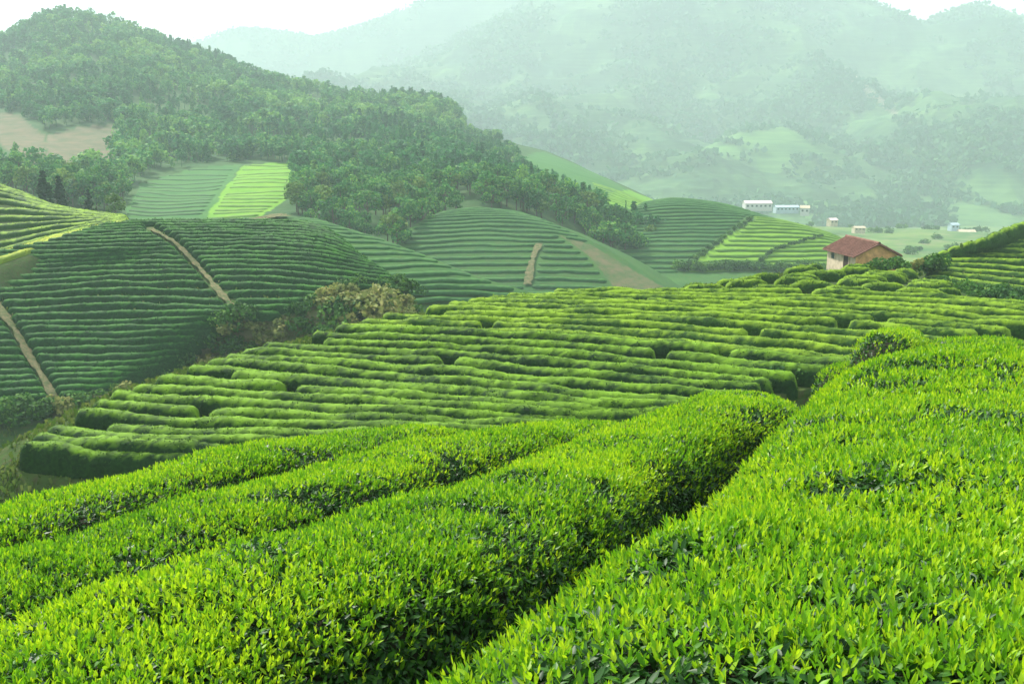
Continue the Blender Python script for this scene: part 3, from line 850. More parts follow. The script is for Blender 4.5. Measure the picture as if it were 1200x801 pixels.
# two hedge ends beyond the broad hedge
a0 = W(1046, 400, 16.0); a1 = W(1190, 400, 18.5)
def far_end(p0, p1, w, h, label, seed):
    n = 5
    P = np.array(p0)[None] + (np.array(p1) - np.array(p0))[None] * np.linspace(0, 1, n)[:, None]
    near_hedge([tuple(q[:2]) for q in P], w, h, label, seed, [(P[0, 1], P[0, 2]), (P[-1, 1], P[-1, 2])], 0.0, dens=1.5, end_taper=0.8, taper_start=True, size=0.72, table=False)
far_end(W(1034, 392, 15.0), W(1064, 388, 19.5), 1.3, 1.1, 'rounded smooth tea hedge end rising behind the broad bright hedge', 21)
far_end(W(974, 431, 16.5), W(1012, 426, 18.5), 0.95, 0.8, 'small low tea bush left of the rounded hedge end', 22)
far_end(W(1108, 400, 14.6), W(1190, 398, 18.6), 1.3, 1.1, 'tea hedge with shaded flank just right of the rounded hedge end', 23)

# ------------------------------------------------------------------ trees and bushes
def blob_cards(lobes, per, size, g, flat=0.75):
    """leaf sprays spread through the volume of several lobes: (centre, radius)"""
    ps, ds, sz = [], [], []
    for c, r in lobes:
        d = norm(g.normal(0, 1, (per, 3)))
        rad = r * g.uniform(0.45, 1.08, per) ** 0.6
        p = np.array(c) + d * rad[:, None] * np.array([1, 1, flat])
        ps.append(p); ds.append(norm(d + g.normal(0, 0.6, (per, 3)) + np.array([0, 0, 0.25]))); sz.append(size * g.uniform(0.6, 1.4, per))
    p = np.concatenate(ps); d = np.concatenate(ds); s = np.concatenate(sz)
    m = len(p)
    r = norm(np.cross(d, g.normal(0, 1, (m, 3)))); t = np.cross(d, r)
    A = r * (s * 0.5)[:, None]; B = norm(t * 0.8 + d * g.normal(0, 0.5, (m, 1))) * (s * 0.5)[:, None]
    v = np.stack([p - A, p - B * 0.8, p + A, p + B * 1.2], 1).reshape(-1, 3)
    lobe_tone = np.repeat(g.uniform(-0.2, 0.2, len(lobes)), per)
    var = np.clip(g.random(m) * 0.8 + 0.1 + lobe_tone, 0, 1)
    return v, np.arange(m * 4).reshape(-1, 4), np.repeat(var, 4)

def tube(pts, rad, k=6):
    pts = np.array(pts, float); n = len(pts)
    t = norm(np.gradient(pts, axis=0))
    a = norm(np.cross(t, np.array([0.31, 0.95, 0.1]))); b = np.cross(t, a)
    th = np.linspace(0, 2 * math.pi, k + 1)[:-1]
    v = pts[:, None] + (a[:, None] * np.cos(th)[None, :, None] + b[:, None] * np.sin(th)[None, :, None]) * np.array(rad)[:, None, None]
    f = []
    for i in range(n - 1):
        for j in range(k):
            f.append([i * k + j, i * k + (j + 1) % k, (i + 1) * k + (j + 1) % k, (i + 1) * k + j])
    return v.reshape(-1, 3), np.array(f)

def tree_lobes(h, g, kind):
    if kind == 'conifer':
        L = []
        for z in np.linspace(0.18, 0.97, 9):
            r = (1.02 - z) * h * 0.26 + 0.12
            for a in g.uniform(0, 2 * math.pi, 3):
                L.append(((0.4 * r * math.cos(a), 0.4 * r * math.sin(a), z * h), r * 0.75))
        return L
    L = []
    n = g.integers(6, 10)
    for i in range(n):
        a = g.uniform(0, 2 * math.pi); z = g.uniform(0.42, 0.85)
        rr = h * 0.24 * math.sqrt(max(0.05, 1 - ((z - 0.58) / 0.38) ** 2))
        L.append(((rr * math.cos(a), rr * math.sin(a), z * h), h * g.uniform(0.13, 0.21)))
    L.append(((0, 0, 0.88 * h), h * 0.13))
    return L

def tree_meshes(seed, kind, h=7.0, per=42, size=0.55):
    g = np.random.default_rng(seed)
    lob = tree_lobes(h, g, kind)
    v, f, a = blob_cards(lob, per, size, g, 0.8 if kind != 'conifer' else 0.6)
    crown = mk_mesh('crown', v, f, M['conifer'] if kind == 'conifer' else M['palecrown'] if kind == 'pale' else M['crown'], {'var': a}, smooth=False)
    tv, tf = tube([(0, 0, -0.6), (0.05, 0, h * 0.3), (0.0, 0.08, h * 0.6), (0.05, 0, h * 0.86)], [h * 0.026, h * 0.02, h * 0.013, h * 0.005])
    vs, fs = [tv], [tf]; n = len(tv)
    for c, r in lob[:5]:
        bv, bf = tube([(0, 0, h * 0.34), (c[0] * 0.5, c[1] * 0.5, c[2] * 0.82), c], [h * 0.011, h * 0.008, h * 0.004], 4)
        vs.append(bv); fs.append(bf + n); n += len(bv)
    trunk = mk_mesh('trunk', np.concatenate(vs), np.concatenate(fs), M['bark'])
    return trunk, crown

VARI = {'broad': [tree_meshes(300 + i, 'broad') for i in range(6)], 'conifer': [tree_meshes(340 + i, 'conifer', 7.0, 26, 0.5) for i in range(3)],
        'pale': [tree_meshes(360 + i, 'pale') for i in range(2)]}
def add_tree(p, h, kind, label, group, g):
    tm, cm = VARI[kind][g.integers(len(VARI[kind]))]
    r = bpy.data.objects.new('tree' if kind != 'conifer' else 'conifer_tree', None); COL.objects.link(r)
    r.location = p; r.rotation_euler = (0, 0, g.uniform(0, 6.28)); s = h / 7.0
    r.scale = (s * g.uniform(0.85, 1.2), s * g.uniform(0.85, 1.2), s)
    r['label'] = label; r['category'] = 'tree'
    if group: r['group'] = group
    for nm, me in (('trunk', tm), ('crown', cm)):
        o = bpy.data.objects.new(nm, me); COL.objects.link(o); o.parent = r

g = np.random.default_rng(77)
# candidate tree spots over the wooded mountain
NU, NA = 160, 420
ug = np.linspace(-0.2, 4.35, NU); ag = np.linspace(0.0, 1.0, NA)
UU, AA = np.meshgrid(ug, ag, indexing='ij')
PG = forest(UU, AA)
cellA = np.linalg.norm(np.cross(PG[1:, :-1] - PG[:-1, :-1], PG[:-1, 1:] - PG[:-1, :-1]), axis=-1)
px, py = proj(PG[:-1, :-1])
border = np.interp(px, [-260, 0, 60, 110, 140, 165, 225, 285, 342, 348, 440, 478, 500, 540, 600, 660, 720, 742, 800], [232, 226, 244, 254, 255, 212, 194, 189, 194, 266, 292, 298, 268, 249, 253, 272, 304, 306, 262])
open_ = np.zeros(px.shape, bool)
for poly in F_BARE + F_LIME + F_FIELD + [[(-260, 120), (-60, 128), (20, 134), (55, 158), (95, 148), (140, 147), (136, 198), (60, 208), (20, 196), (-260, 175)]]:
    open_ |= in_poly(px, py, poly)
ok = (py < border) & ~open_ & (px < 800) & ~((px > 585) & (py < 0.42 * (px - 585) + 172))
clear = vnoise(np.concatenate([PG[:-1, :-1, :2] * 0.02, PG[:-1, :-1, :1] * 0], -1), 55)
dens = np.where(ok, cellA / np.interp(PG[:-1, :-1, 1], [250, 560], [16, 25]), 0) * np.where(clear < -0.42, 0.35, 1.0)
nper = g.poisson(dens)
ii = np.repeat(np.arange(nper.size), nper.ravel())
iu, ia = np.unravel_index(ii, nper.shape)
tu = ug[iu] + g.random(len(iu)) * (ug[1] - ug[0]); ta = ag[iu * 0 + ia] + g.random(len(iu)) * (ag[1] - ag[0])
TP = forest(tu, ta)
tpx, tpy = proj(TP)
print('trees', len(TP))
order = np.argsort(TP[:, 1])
inview = (tpx[order] > 5) & (tpx[order] < 1195)
first = order[inview][:262]
mask = np.zeros(len(TP), bool); mask[first] = True
for i in first:
    x = tpx[i]
    kind = 'broad' if g.random() < 0.86 else 'pale'
    h = g.uniform(4.6, 8.6)
    if x < 230:
        lab, gr = ('leafy' if kind == 'broad' else 'pale') + ' green tree at foot of wooded mountain behind left hill', 'trees at the mountain foot behind the left hill'
    elif x < 495:
        lab, gr = ('leafy dark' if kind == 'broad' else 'pale') + ' green tree massed above the smooth green slope', 'trees massed above the smooth slope'
    else:
        lab, gr = ('leafy dark' if kind == 'broad' else 'pale') + ' green tree lining the top of round green hill', 'trees lining the top of the round hill'
    add_tree(TP[i] - np.array([0, 0, 0.2]), h, kind, lab, gr, g)
# single trees
add_tree(W(54, 246, 172), 6.6, 'conifer', 'dark narrow conifer at upper left, taller of the pair behind yellow rise', None, g)
add_tree(W(72, 246, 174), 5.8, 'conifer', 'dark narrow conifer just right of the taller one, behind yellow rise', None, g)
add_tree(W(106, 262, 160), 5.4, 'conifer', 'lone dark conifer where the yellow rise meets terraced hill', None, g)
add_tree(W(136, 262, 166), 5.0, 'pale', 'pale leafy tree right of the lone dark conifer', None, g)

# the rest of the wood: one mass
rest = np.where(~mask)[0]
tmpl = []
for i in range(7):
    gg = np.random.default_rng(900 + i)
    lob = tree_lobes(7.0, gg, 'broad' if i < 5 else 'conifer')
    v, f, a = blob_cards(lob, 19 if i < 5 else 7, 0.82, gg, 0.85)
    tv, tf = tube([(0, 0, -0.6), (0, 0, 5.5)], [0.14, 0.05], 3)
    tmpl.append((np.concatenate([v, tv]), np.concatenate([f, tf + len(v)]), np.concatenate([a, np.full(len(tv), 0.0)])))
vs, fs, vs_a, n = [], [], [], 0
species = vnoise(TP * 0.02, 66); species2 = vnoise(TP * 0.06, 67)
for i in rest:
    t = tmpl[g.integers(5) if g.random() < 0.72 + 0.5 * species[i] else 5 + g.integers(2)]
    s = g.uniform(0.5, 1.25) ** 1.0 * np.interp(TP[i, 1], [300, 560], [0.95, 1.22]) * (0.62 if tpx[i] > 540 and tpy[i] < 0.4 * (tpx[i] - 540) + 185 else 1.0)
    c, sn = math.cos(g.uniform(0, 6.28)), math.sin(g.uniform(0, 6.28))
    R = np.array([[c, -sn, 0], [sn, c, 0], [0, 0, 1]]) * s
    vs.append(t[0] @ R.T + TP[i] - np.array([0, 0, 0.3])); fs.append(t[1] + n); n += len(t[0])
    vs_a.append(np.clip(t[2] * 0.6 + 0.18 + 0.34 * species[i] + 0.2 * species2[i] + g.normal(0, 0.17), 0, 1))
M['wood'] = crown_mat('woods', (0.014, 0.10, 0.030), (0.045, 0.20, 0.050), (0.19, 0.37, 0.065), 0.35, 0.0)
link('woods', mk_mesh('woods', np.concatenate(vs), np.concatenate(fs), M['wood'], {'var': np.concatenate(vs_a)}, smooth=False), kind='stuff',
     label='dense mixed woods covering the left mountain up to its crest', cat='woods')

# tree cover on the far mountains, too far to tell tree from tree
def far_cover(L, n, seed, u0, u1):
    gg = np.random.default_rng(seed)
    u, a = gg.uniform(u0, u1, n * 3), gg.random(n * 3)
    P = L(u, a)
    k = vnoise(P * 0.008, seed) + 0.6 * vnoise(P * 0.027, seed + 1) + gg.normal(0, 0.25, n * 3) > 0.05
    P = P[k][:n]; m = len(P)
    q = np.repeat(P, 7, axis=0) + gg.normal(0, 1, (m * 7, 3)) * np.array([5.5, 5.5, 2.2]) + np.array([0, 0, 3.2])
    d = norm(gg.normal(0, 1, (m * 7, 3))); r = norm(np.cross(d, gg.normal(0, 1, (m * 7, 3))))
    sz = gg.uniform(2.4, 5.6, m * 7)[:, None]
    v = np.stack([q - d * sz, q - r * sz * 0.8, q + d * sz, q + r * sz * 0.9], 1).reshape(-1, 3)
    return v, np.arange(m * 28).reshape(-1, 4), np.clip(np.repeat(np.repeat(0.5 + 0.3 * vnoise(P * 0.02, seed + 3) + gg.normal(0, 0.15, m), 7), 4), 0, 1)
cv_, cf_, ca_, cn_ = [], [], [], 0
for L_, n_, sd_, a_, b_ in ((farA, 9000, 5, 0.3, 3.1), (farC, 1800, 6, 0.1, 2.2), (farB, 500, 7, 0.1, 2.1), (farD, 1500, 8, 0.8, 2.1)):
    v_, f_, t_ = far_cover(L_, n_, sd_, a_, b_)
    cv_.append(v_); cf_.append(f_ + cn_); ca_.append(t_); cn_ += len(v_)
M['farwood'] = crown_mat('far_woods', (0.010, 0.06, 0.025), (0.025, 0.11, 0.035), (0.07, 0.18, 0.05), 0.25, 0.0)
link('woods', mk_mesh('far_woods', np.concatenate(cv_), np.concatenate(cf_), M['farwood'], {'var': np.concatenate(ca_)}, smooth=False), kind='stuff',
     label='patchy scrub woods fading in the haze on the far mountains', cat='woods')

# bushes
def bush_mesh(seed, mat, spiky=False):
    gg = np.random.default_rng(seed)
    lob = [((gg.normal(0, 0.38), gg.normal(0, 0.38), gg.uniform(0.25, 0.75)), gg.uniform(0.28, 0.5)) for _ in range(9)]
    v, f, a = blob_cards(lob, 70, 0.16 if not spiky else 0.2, gg, 0.9)
    return mk_mesh('bush', v, f, mat, {'var': a}, smooth=False)
BUSH = [bush_mesh(700 + i, M['bush']) for i in range(5)]
DRY = [bush_mesh(720 + i, M['drybush'], True) for i in range(3)]
def add_bush(p, s, me, label, group, g, name='bush', sz=1.0):
    o = link(name, me, label=label, cat='bush', group=group, loc=p)
    o.scale = (s * g.uniform(0.85, 1.2), s * g.uniform(0.85, 1.2), s * sz); o.rotation_euler = (0, 0, g.uniform(0, 6.28))

# spots on the gully slope between terraced hill and knoll
UB, AB = np.meshgrid(np.linspace(0, 4.2, 120), np.linspace(0, 1, 260), indexing='ij')
PB = terr(UB, AB).reshape(-1, 3); bx, by = proj(PB)
okb = in_poly(bx, by, brush_poly)
cand = np.where(okb)[0]
def at_slope(x, y, P=None, X=None, Y=None):
    k = np.argmin((bx - x) ** 2 + (by - y) ** 2)
    return PB[k]
for x, y, s, dry, lab in [
    (245, 415, 2.7, 0, 'big dark green bush on gully slope left of the dry grass'), (272, 412, 2.3, 0, 'dark bush beside the big one on the gully slope'),
    (262, 383, 2.2, 0, 'dark bush at lower end of the terraced hill dirt path'), (285, 376, 2.0, 0, 'bush right of the dirt path foot'),
    (432, 372, 2.9, 1, 'tall golden dry bush on the gully slope'), (446, 380, 2.3, 1, 'golden dry bush right of the tall golden one'), (420, 365, 2.0, 1, 'small golden dry bush left of the tall golden one'),
    (395, 385, 2.6, 0, 'leafy bush left of the tall golden dry bush'), (405, 372, 2.3, 0, 'leafy bush tucked behind the golden dry bushes'),
    (372, 400, 2.2, 0, 'dark pointed bush above the knoll edge'), (355, 388, 1.9, 0, 'small bush in middle of the gully'),
    (330, 392, 1.8, 1, 'pale dry grass clump in the gully'), (310, 402, 1.6, 1, 'low straw coloured clump in the gully'), (300, 390, 1.5, 1, 'straw coloured scrub under terraced hedges')]:
    add_bush(at_slope(x, y), s, (DRY if dry else BUSH)[g.integers(3)], lab, None, g)
pick = []
for c in g.permutation(cand):
    if all(np.linalg.norm(PB[c, :2] - PB[k, :2]) > 1.7 for k in pick):
        pick.append(c)
    if len(pick) > 115: break
for c in pick:
    dry = g.random() < 0.3
    add_bush(PB[c] - np.array([0, 0, 0.1]), g.uniform(0.9, 2.0), (DRY if dry else BUSH)[g.integers(3)],
             ('dry straw' if dry else 'green') + ' scrub bush filling the gully below terraced hill', 'scrub bushes in the gully', g)
# shrubs by the hut and in the gully on the right
def on(L, px0, py0, n=200):
    U, A = np.meshgrid(np.linspace(0, L.K - 1, n), np.linspace(0, 1, n), indexing='ij')
    P = L(U, A).reshape(-1, 3); x, y = proj(P)
    return P[np.argmin((x - px0) ** 2 + (y - py0) ** 2)]
add_bush(W(1097, 322, 90), 1.9, BUSH[0], 'round dark bush right of the brick hut', None, g)
add_bush(W(1080, 318, 90), 1.2, DRY[0], 'low brownish bush between hut and round dark bush', None, g)
for x, y, Y, s, lab in [(1045, 318, 86, 1.3, 'bush against right corner of brick hut'), (1030, 320, 85.5, 1.2, 'low bush along hut gable wall'), (1056, 320, 86, 1.0, 'small bush right of hut corner'), (1015, 321, 85.3, 0.8, 'smallest bush at the hut gable foot')]:
    add_bush(W(x, y, Y), s, BUSH[g.integers(5)], lab, None, g)
for i, (x, y, Y) in enumerate([(1108, 332, 82), (1120, 337, 81), (1135, 343, 79), (1150, 350, 78), (1165, 353, 77), (1180, 356, 76), (1196, 360, 75), (1172, 345, 79), (1190, 346, 78), (1210, 350, 78), (1200, 372, 71), (1185, 378, 70), (1170, 372, 71), (1210, 365, 72), (1140, 352, 76), (1125, 345, 79)]):
    add_bush(W(x, y, Y) - np.array([0, 0, 0.3]), g.uniform(0.9, 1.6), BUSH[g.integers(5)], 'dark scrub bush in the gully below right slope', 'scrub bushes below the right slope', g)
for i in range(26):
    x = 795 + i * 6.6
    add_bush(on(slope3, x, 316 + g.normal(0, 1)), g.uniform(1.6, 2.4), BUSH[g.integers(5)], 'dark bush in hedgerow at foot of lime green field', 'bushes in the hedgerow below the lime field', g)
for i in range(14):
    t = i / 13
    add_bush(on(slope3, 878 - 75 * t, 258 + 54 * t), g.uniform(0.8, 1.2), BUSH[g.integers(5)], 'small dark bush on the boundary left of lime field', 'bushes on the lime field boundary', g)
for i in range(20):
    t = i / 19
    q = pchip([0, 0.35, 1.0], np.array([(888, 309), (908, 294), (962, 277)], float), np.array([t]))[0]
    add_bush(on(slope3, q[0], q[1]), g.uniform(0.7, 1.1), BUSH[g.integers(5)], 'low dark bush on the line crossing the lime field', 'bushes on the line across the lime field', g)
for x, y, sz_ in [(6, 490, 2.2), (18, 494, 1.8), (30, 488, 2.3), (44, 492, 1.9), (56, 486, 1.7), (12, 500, 1.6), (36, 499, 1.7), (50, 500, 1.5), (88, 478, 1.4), (102, 474, 1.5), (118, 470, 1.3), (134, 466, 1.4)]:
    add_bush(on(terr, x, y), sz_, BUSH[g.integers(5)], 'dark scrub bush at lower left foot of terraced hill', 'scrub at the foot of the terraced hill', g)
for x, y, sz_ in [(925, 448, 0.9), (936, 446, 0.8), (948, 446, 0.7), (910, 452, 0.7)]:
    add_bush(on(knoll, x, y), sz_, BUSH[g.integers(5)], 'dark weedy bush where knoll rows end behind the furrow', 'weedy bushes at the knoll row ends', g)
# valley trees near the village
for i in range(34):
    x = g.uniform(860, 1230); Y = g.uniform(430, 690)
    s_, t_ = ray(x, 260)
    add_bush(np.array([s_ * Y, Y, base_z(math.hypot(s_ * Y, Y)) - 0.5]), g.uniform(2.0, 4.6), BUSH[g.integers(5)], 'hazy valley bush near the far village', 'hazy valley bushes by the village', g)

# rough grass on the knoll shoulder, at the hedge feet and in the gully
def tufts(P, spacing_, size):
    g2 = np.random.default_rng(17)
    q = [P[:-1, :-1].reshape(-1, 3), P[:-1, 1:].reshape(-1, 3), P[1:, 1:].reshape(-1, 3), P[1:, :-1].reshape(-1, 3)]
    ar = np.linalg.norm(np.cross(q[2] - q[0], q[3] - q[1]), axis=1) * 0.5
    qx, qy = proj(q[0]); ar = ar * ((qx > -60) & (qx < 1260) & (q[0][:, 1] < 125))
    m = int(ar.sum() * spacing_)
    k = g2.choice(len(ar), m, p=ar / ar.sum()); a, b = g2.random((m, 1)), g2.random((m, 1))
    p = (q[0][k] * (1 - a) + q[1][k] * a) * (1 - b) + (q[3][k] * (1 - a) + q[2][k] * a) * b
    keep = vnoise(p * 0.5, 12) + g2.normal(0, 0.3, m) > -0.15
    p = p[keep]; m = len(p)
    return leaf_cards(p - [0, 0, 0.03], norm(np.array([0, 0, 1.0]) + g2.normal(0, 0.4, (m, 3))), size * g2.uniform(0.5, 1.5, m), g2)
M['grass'] = leaf_mat('rough_grass', (0.035, 0.08, 0.014), (0.07, 0.13, 0.022), (0.15, 0.18, 0.05), 0.7, 0.15, 0.3)
gp1 = tufts(knoll.G[:, :20], 45, 0.26); gp2 = tufts(terr.G[4:, :], 5, 0.35); gp3 = tufts(right.G[2:], 5, 0.35)
gvv, gff, gaa, gn = [], [], [], 0
gp4 = tufts(knoll.G[:22, 18:], 16, 0.24)
for v_, f_, a_ in (gp1, gp2, gp3, gp4):
    gvv.append(v_); gff.append(f_ + gn); gaa.append(a_); gn += len(v_)
link('grass', mk_mesh('grass', np.concatenate(gvv), np.concatenate(gff), M['grass'], {'var': np.concatenate(gaa)}, smooth=False), kind='stuff',
     label='rough grass and weeds growing between the tea hedges', cat='grass')
print('grass', gn)

# ------------------------------------------------------------------ dirt paths
def ribbon(name, L, line, w, lift, mat):
    U, A = np.meshgrid(np.linspace(0, L.K - 1, 260), np.linspace(0, 1, 260), indexing='ij')
    P = L(U, A).reshape(-1, 3); x, y = proj(P)
    ln = np.array(line, float)
    s = np.concatenate([[0], np.cumsum(np.linalg.norm(np.diff(ln, axis=0), axis=1))])
    q = pchip(s, ln, np.linspace(0, s[-1], 26))
    C = []
    for a, b in q:
        k = np.argsort((x - a) ** 2 + (y - b) ** 2)[:4]
        C.append(P[k].mean(0))
    C = np.array(C); C = pchip(np.arange(len(C)), C, np.linspace(0, len(C) - 1, 90))
    t = norm(np.gradient(C[:, :2], axis=0)); sd = np.stack([t[:, 1], -t[:, 0], np.zeros(len(t))], 1)
    ww = w * (0.5 + 0.3 * vnoise(C * 0.8, 4) + 0.15 * vnoise(C * 2.1, 6))
    V = np.stack([C - sd * ww[:, None] * 1.0, C - sd * ww[:, None] * 0.3 + [0, 0, 0.05], C + sd * ww[:, None] * 0.3 + [0, 0, 0.05], C + sd * ww[:, None]], 1)
    V[..., 2] += lift + 0.05 * vnoise(V * 1.5, 8)
    link(name, mk_mesh(name, V.reshape(-1, 3), grid_faces(90, 4)[:, ::-1], mat), kind='structure')
ribbon('path', terr, PATH1, 0.7, 0.35, M['path'])
ribbon('path', terr, PATH2, 0.7, 0.35, M['path'])
ribbon('path', terr, [(74, 486), (110, 466), (165, 455)], 2.2, 0.35, M['path'])
ribbon('path', slope2, [(632, 287), (624, 305), (618, 335)], 1.3, 0.4, M['path'])
ribbon('path', slope1, [(284, 266), (305, 259), (336, 254)], 4.0, 0.5, M['path'])

# ------------------------------------------------------------------ buildings
M['brick'] = plain_mat('clay_wall', (0.58, 0.34, 0.15), 0.9, 0.35, 2.2)
M['plaster'] = plain_mat('old_plaster', (0.46, 0.39, 0.28), 0.9, 0.3, 1.5)
M['rooftile'] = plain_mat('roof_tile', (0.17, 0.085, 0.065), 0.85, 0.4, 3.0)
M['wood_dark'] = plain_mat('dark_wood', (0.045, 0.035, 0.028), 0.8, 0.3, 6.0)
M['white'] = plain_mat('white_wall', (0.46, 0.455, 0.45), 0.8, 0.08, 0.5)
M['bluewall'] = plain_mat('blue_grey_wall', (0.34, 0.43, 0.50), 0.8, 0.1, 0.5)
M['pinkroof'] = plain_mat('pale_pink_roof', (0.62, 0.50, 0.50), 0.8, 0.1, 0.5)
M['glass'] = plain_mat('dark_window', (0.05, 0.06, 0.07), 0.2, 0.1, 1.0, 0.5)

def box(x0, x1, y0, y1, z0, z1):
    v = np.array([(x, y, z) for z in (z0, z1) for y in (y0, y1) for x in (x0, x1)], float)
    f = np.array([[0, 2, 3, 1], [4, 5, 7, 6], [0, 1, 5, 4], [2, 6, 7, 3], [0, 4, 6, 2], [1, 3, 7, 5]])
    return v, f
def merge(parts):
    vs, fs, n = [], [], 0
    for v, f in parts:
        vs.append(v); fs.append(f + n); n += len(v)
    return np.concatenate(vs), np.concatenate(fs)
def gable_roof(lx, ly, z, rise, over, thick):
    """two pitched slabs, ridge along x"""
    parts = []
    for sg in (-1, 1):
        yo = sg * (ly / 2 + over); zo = z - rise * over / (ly / 2)
        v = np.array([(-lx / 2 - over, 0, z + rise), (lx / 2 + over, 0, z + rise), (lx / 2 + over, yo, zo), (-lx / 2 - over, yo, zo)])
        v = np.concatenate([v, v + np.array([0, 0, thick])])
        f = np.array([[0, 1, 2, 3], [7, 6, 5, 4], [0, 4, 5, 1], [1, 5, 6, 2], [2, 6, 7, 3], [3, 7, 4, 0]])
        parts.append((v, f))
    return merge(parts)
def flat_me(name, vf, mat): return mk_mesh(name, vf[0], vf[1], mat, smooth=False)

def house(name, loc, rz, lx, ly, hz, rise, wallm, gablem, roofm, wins, doors, label, tiles=0, group=None):
    r = bpy.data.objects.new(name, None); COL.objects.link(r); r.location = loc; r.rotation_euler = (0, 0, rz)
    r['label'] = label; r['category'] = 'hut' if 'hut' in name else 'building'
    if group: r['group'] = group
    link('wall', flat_me('wall', box(-lx / 2, lx / 2, -ly / 2, ly / 2, -1.5, hz), wallm), r)
    # gable ends
    for sg in (-1, 1):
        x0 = sg * (lx / 2 + 0.003); x1 = sg * (lx / 2 - 0.2)
        v = []
        for x in (x0, x1):
            v += [(x, -ly / 2 - (0.003 if x == x0 else -0.05), -1.5), (x, ly / 2 + (0.003 if x == x0 else -0.05), -1.5), (x, ly / 2, hz), (x, 0, hz + rise), (x, -ly / 2, hz)]
        v = np.array(v)
        me = bpy.data.meshes.new('gable_wall')
        fs = [[0, 1, 2, 3, 4], [9, 8, 7, 6, 5]] + [[i, i + 5, (i + 1) % 5 + 5, (i + 1) % 5] for i in range(5)]
        me.from_pydata(v.tolist(), [], fs); me.materials.append(gablem)
        link('gable_wall', me, r)
    rf = link('roof', flat_me('roof', gable_roof(lx, ly, hz, rise, 0.35, 0.12), roofm), r)
    if tiles:
        parts = []
        for sg in (-1, 1):
            for i in range(tiles):
                x = -lx / 2 - 0.3 + (lx + 0.6) * (i + 0.5) / tiles
                yo = sg * (ly / 2 + 0.33); zo = hz - rise * 0.33 / (ly / 2)
                v, f = tube([(x, sg * 0.05, hz + rise + 0.12), (x, yo, zo + 0.13)], [0.075, 0.075], 6)
                parts.append((v, f))
        v, f = tube([(-lx / 2 - 0.36, 0, hz + rise + 0.14), (lx / 2 + 0.36, 0, hz + rise + 0.14)], [0.13, 0.13], 8)
        parts.append((v, f))
        link('roof_tiles', flat_me('roof_tiles', merge(parts), roofm), rf)
    for kind, lst in (('window', wins), ('door', doors)):
        for face, u, z0, w, h in lst:
            if face == 'front': b = box(u - w / 2, u + w / 2, -ly / 2 - 0.05, -ly / 2 + 0.1, z0, z0 + h)
            elif face == 'back': b = box(u - w / 2, u + w / 2, ly / 2 - 0.1, ly / 2 + 0.05, z0, z0 + h)
            else: b = box(lx / 2 - 0.1, lx / 2 + 0.05, u - w / 2, u + w / 2, z0, z0 + h)
            o = link(kind, flat_me(kind, b, M['wood_dark'] if kind == 'door' else M['glass']), r)
            # frame, four bars standing proud
            t = 0.09; fr = []
            for (du, dz, ww, hh) in ((0, h + t / 2, w + 2 * t, t), (-(w + t) / 2, h / 2, t, h), ((w + t) / 2, h / 2, t, h)):
                if face in ('front', 'back'):
                    sy = -1 if face == 'front' else 1
                    y0, y1 = sorted((sy * (ly / 2 + 0.08), sy * (ly / 2 - 0.05)))
                    fr.append(box(u + du - ww / 2, u + du + ww / 2, y0, y1, z0 + dz - hh / 2, z0 + dz + hh / 2))
                else:
                    fr.append(box(lx / 2 - 0.05, lx / 2 + 0.08, u + du - ww / 2, u + du + ww / 2, z0 + dz - hh / 2, z0 + dz + hh / 2))
            link('frame', flat_me('frame', merge(fr), wallm), o)
    return r
hp = W(1008, 316, 91)
# gable end faces the viewer and a little to the right; the eaves side with the door faces left
house('hut', hp, math.radians(-82), 5.6, 3.9, 1.7, 0.95, M['plaster'], M['brick'], M['rooftile'],
      [('front', -1.5, 0.9, 0.7, 0.7)], [('front', 1.1, 0.0, 0.95, 1.6)], 'small clay brick hut with red tiled gable roof on knoll end', tiles=18)

def village(px0, py0, Y, lx, ly, hz, rise, wall, roof, rz, nwin, label):
    p = W(px0, py0, Y)
    wins = [('front', -lx / 2 + lx * (i + 0.5) / nwin, hz * 0.35, lx / nwin * 0.45, hz * 0.35) for i in range(nwin)]
    house('house', p, rz, lx, ly, hz, rise, wall, wall, roof, wins, [], label)
village(887, 244, 640, 17, 8, 3.4, 1.4, M['white'], M['pinkroof'], 0.05, 6, 'long white village building with pale pink roof in hazy valley')
village(921, 247, 645, 15, 6, 2.6, 0.9, M['bluewall'], M['bluewall'], 0.1, 6, 'long low blue grey village building right of the white one')
village(943, 250, 640, 5.5, 5, 3.6, 1.4, M['white'], M['plaster'], -0.3, 2, 'small pale village house at right end of blue grey building')
village(975, 262, 560, 4.5, 4, 2.2, 0.9, M['plaster'], M['pinkroof'], 0.3, 2, 'little tan village house above the brick hut')
village(1006, 270, 545, 6, 4, 1.6, 0.7, M['plaster'], M['plaster'], 0.1, 3, 'low tan shed right of the little tan house')
village(1117, 268, 600, 5, 4, 2.6, 0.9, M['bluewall'], M['bluewall'], 0.2, 2, 'pale blue village house at far right of valley')
village(1132, 276, 590, 9, 5, 2.5, 1.0, M['white'], M['plaster'], -0.1, 3, 'low white village house below the pale blue one')

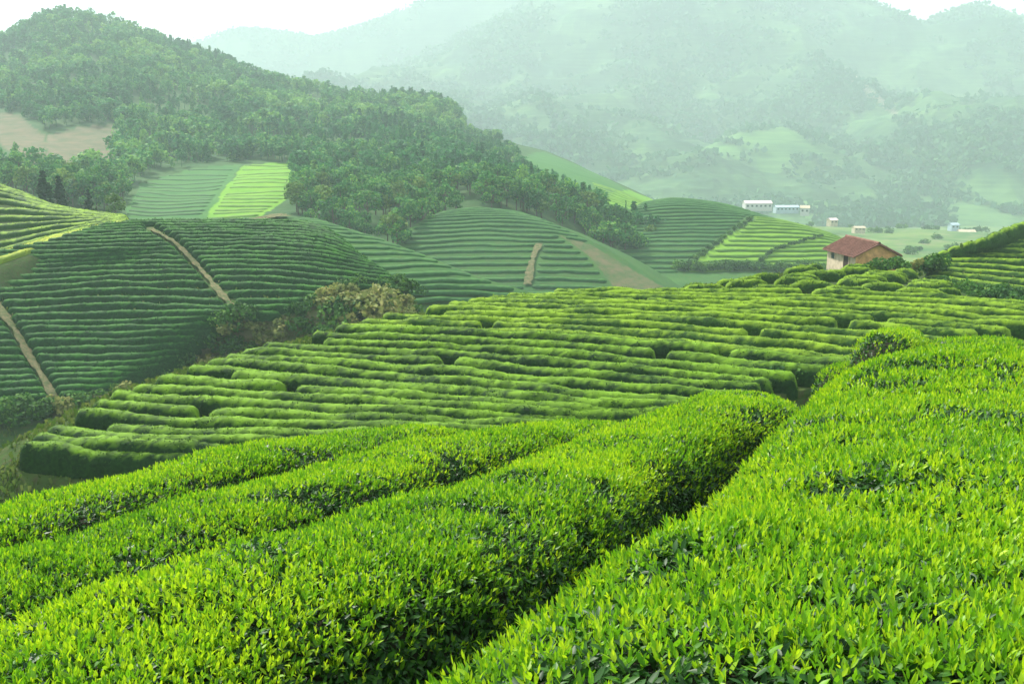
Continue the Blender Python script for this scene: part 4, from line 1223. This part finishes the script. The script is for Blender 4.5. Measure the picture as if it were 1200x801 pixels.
# ------------------------------------------------------------------ air
top = max((o.matrix_world @ Vector(c))[2] for o in COL.objects if o.type == 'MESH' and o.get('kind') == 'structure' for c in o.bound_box)
print('top', top)
hv, hf = box(-4000, 4000, -4000, 4000, -130, top + 4)
m, nt, out = new_mat('haze_air')
pv = nt.nodes.new('ShaderNodeVolumePrincipled')
pv.inputs['Color'].default_value = (0.64, 0.795, 0.815, 1)
pv.inputs['Density'].default_value = 0.00044
pv.inputs['Anisotropy'].default_value = 0.2
pv.inputs['Density Attribute'].default_value = ''
pv.inputs['Color Attribute'].default_value = ''
pv.inputs['Temperature Attribute'].default_value = ''
nt.links.new(pv.outputs[0], out.inputs['Volume'])
link('haze', mk_mesh('haze', hv, hf, m, smooth=False), kind='stuff', label='pale bluish haze filling the whole valley air', cat='haze')

# ------------------------------------------------------------------ light, sky, camera
to_sun = Vector((-0.50, 0.62, 0.84)).normalized()
sun = bpy.data.lights.new('sun', 'SUN'); sun.energy = 4.9; sun.angle = math.radians(3.5); sun.color = (1.0, 0.95, 0.86)
so = bpy.data.objects.new('sun', sun); COL.objects.link(so)
so.rotation_euler = to_sun.to_track_quat('Z', 'Y').to_euler()
w = bpy.data.worlds.new('World'); scene.world = w; w.use_nodes = True
nt = w.node_tree; nt.nodes.clear()
sky = nt.nodes.new('ShaderNodeTexSky'); sky.sky_type = 'NISHITA'; sky.sun_disc = False
sky.sun_elevation = math.asin(to_sun.z); sky.sun_rotation = math.atan2(to_sun.x, to_sun.y)
sky.dust_density = 4.0; sky.air_density = 1.0; sky.altitude = 200
# thin white overcast in front of the blue
cloud = nt.nodes.new('ShaderNodeTexNoise'); cloud.inputs['Scale'].default_value = 2.2; cloud.inputs['Detail'].default_value = 5
tc = nt.nodes.new('ShaderNodeTexCoord'); nt.links.new(tc.outputs['Generated'], cloud.inputs['Vector'])
fac = mapr(nt, cloud.outputs[0], 0.25, 0.75, 0.6, 0.85)
c = mixc(nt, fac, sky.outputs[0], (9.0, 9.3, 9.6))
bg = nt.nodes.new('ShaderNodeBackground'); bg.inputs[1].default_value = 0.09
nt.links.new(c, bg.inputs[0])
wo = nt.nodes.new('ShaderNodeOutputWorld'); nt.links.new(bg.outputs[0], wo.inputs[0])

cam = bpy.data.cameras.new('camera'); cam.lens = 35.0; cam.sensor_width = 36.0; cam.clip_start = 0.05; cam.clip_end = 20000
co = bpy.data.objects.new('camera', cam); COL.objects.link(co)
co.rotation_euler = (math.pi / 2 - PITCH, 0, 0)
scene.camera = co
vs = scene.view_settings
vs.view_transform = 'Standard'; vs.look = 'None'; vs.exposure = 1.0; vs.gamma = 1.0; vs.use_curve_mapping = False
cy = scene.cycles
cy.max_bounces = 8; cy.diffuse_bounces = 3; cy.glossy_bounces = 2; cy.transmission_bounces = 4; cy.transparent_max_bounces = 8; cy.volume_bounces = 3
cy.use_denoising = True
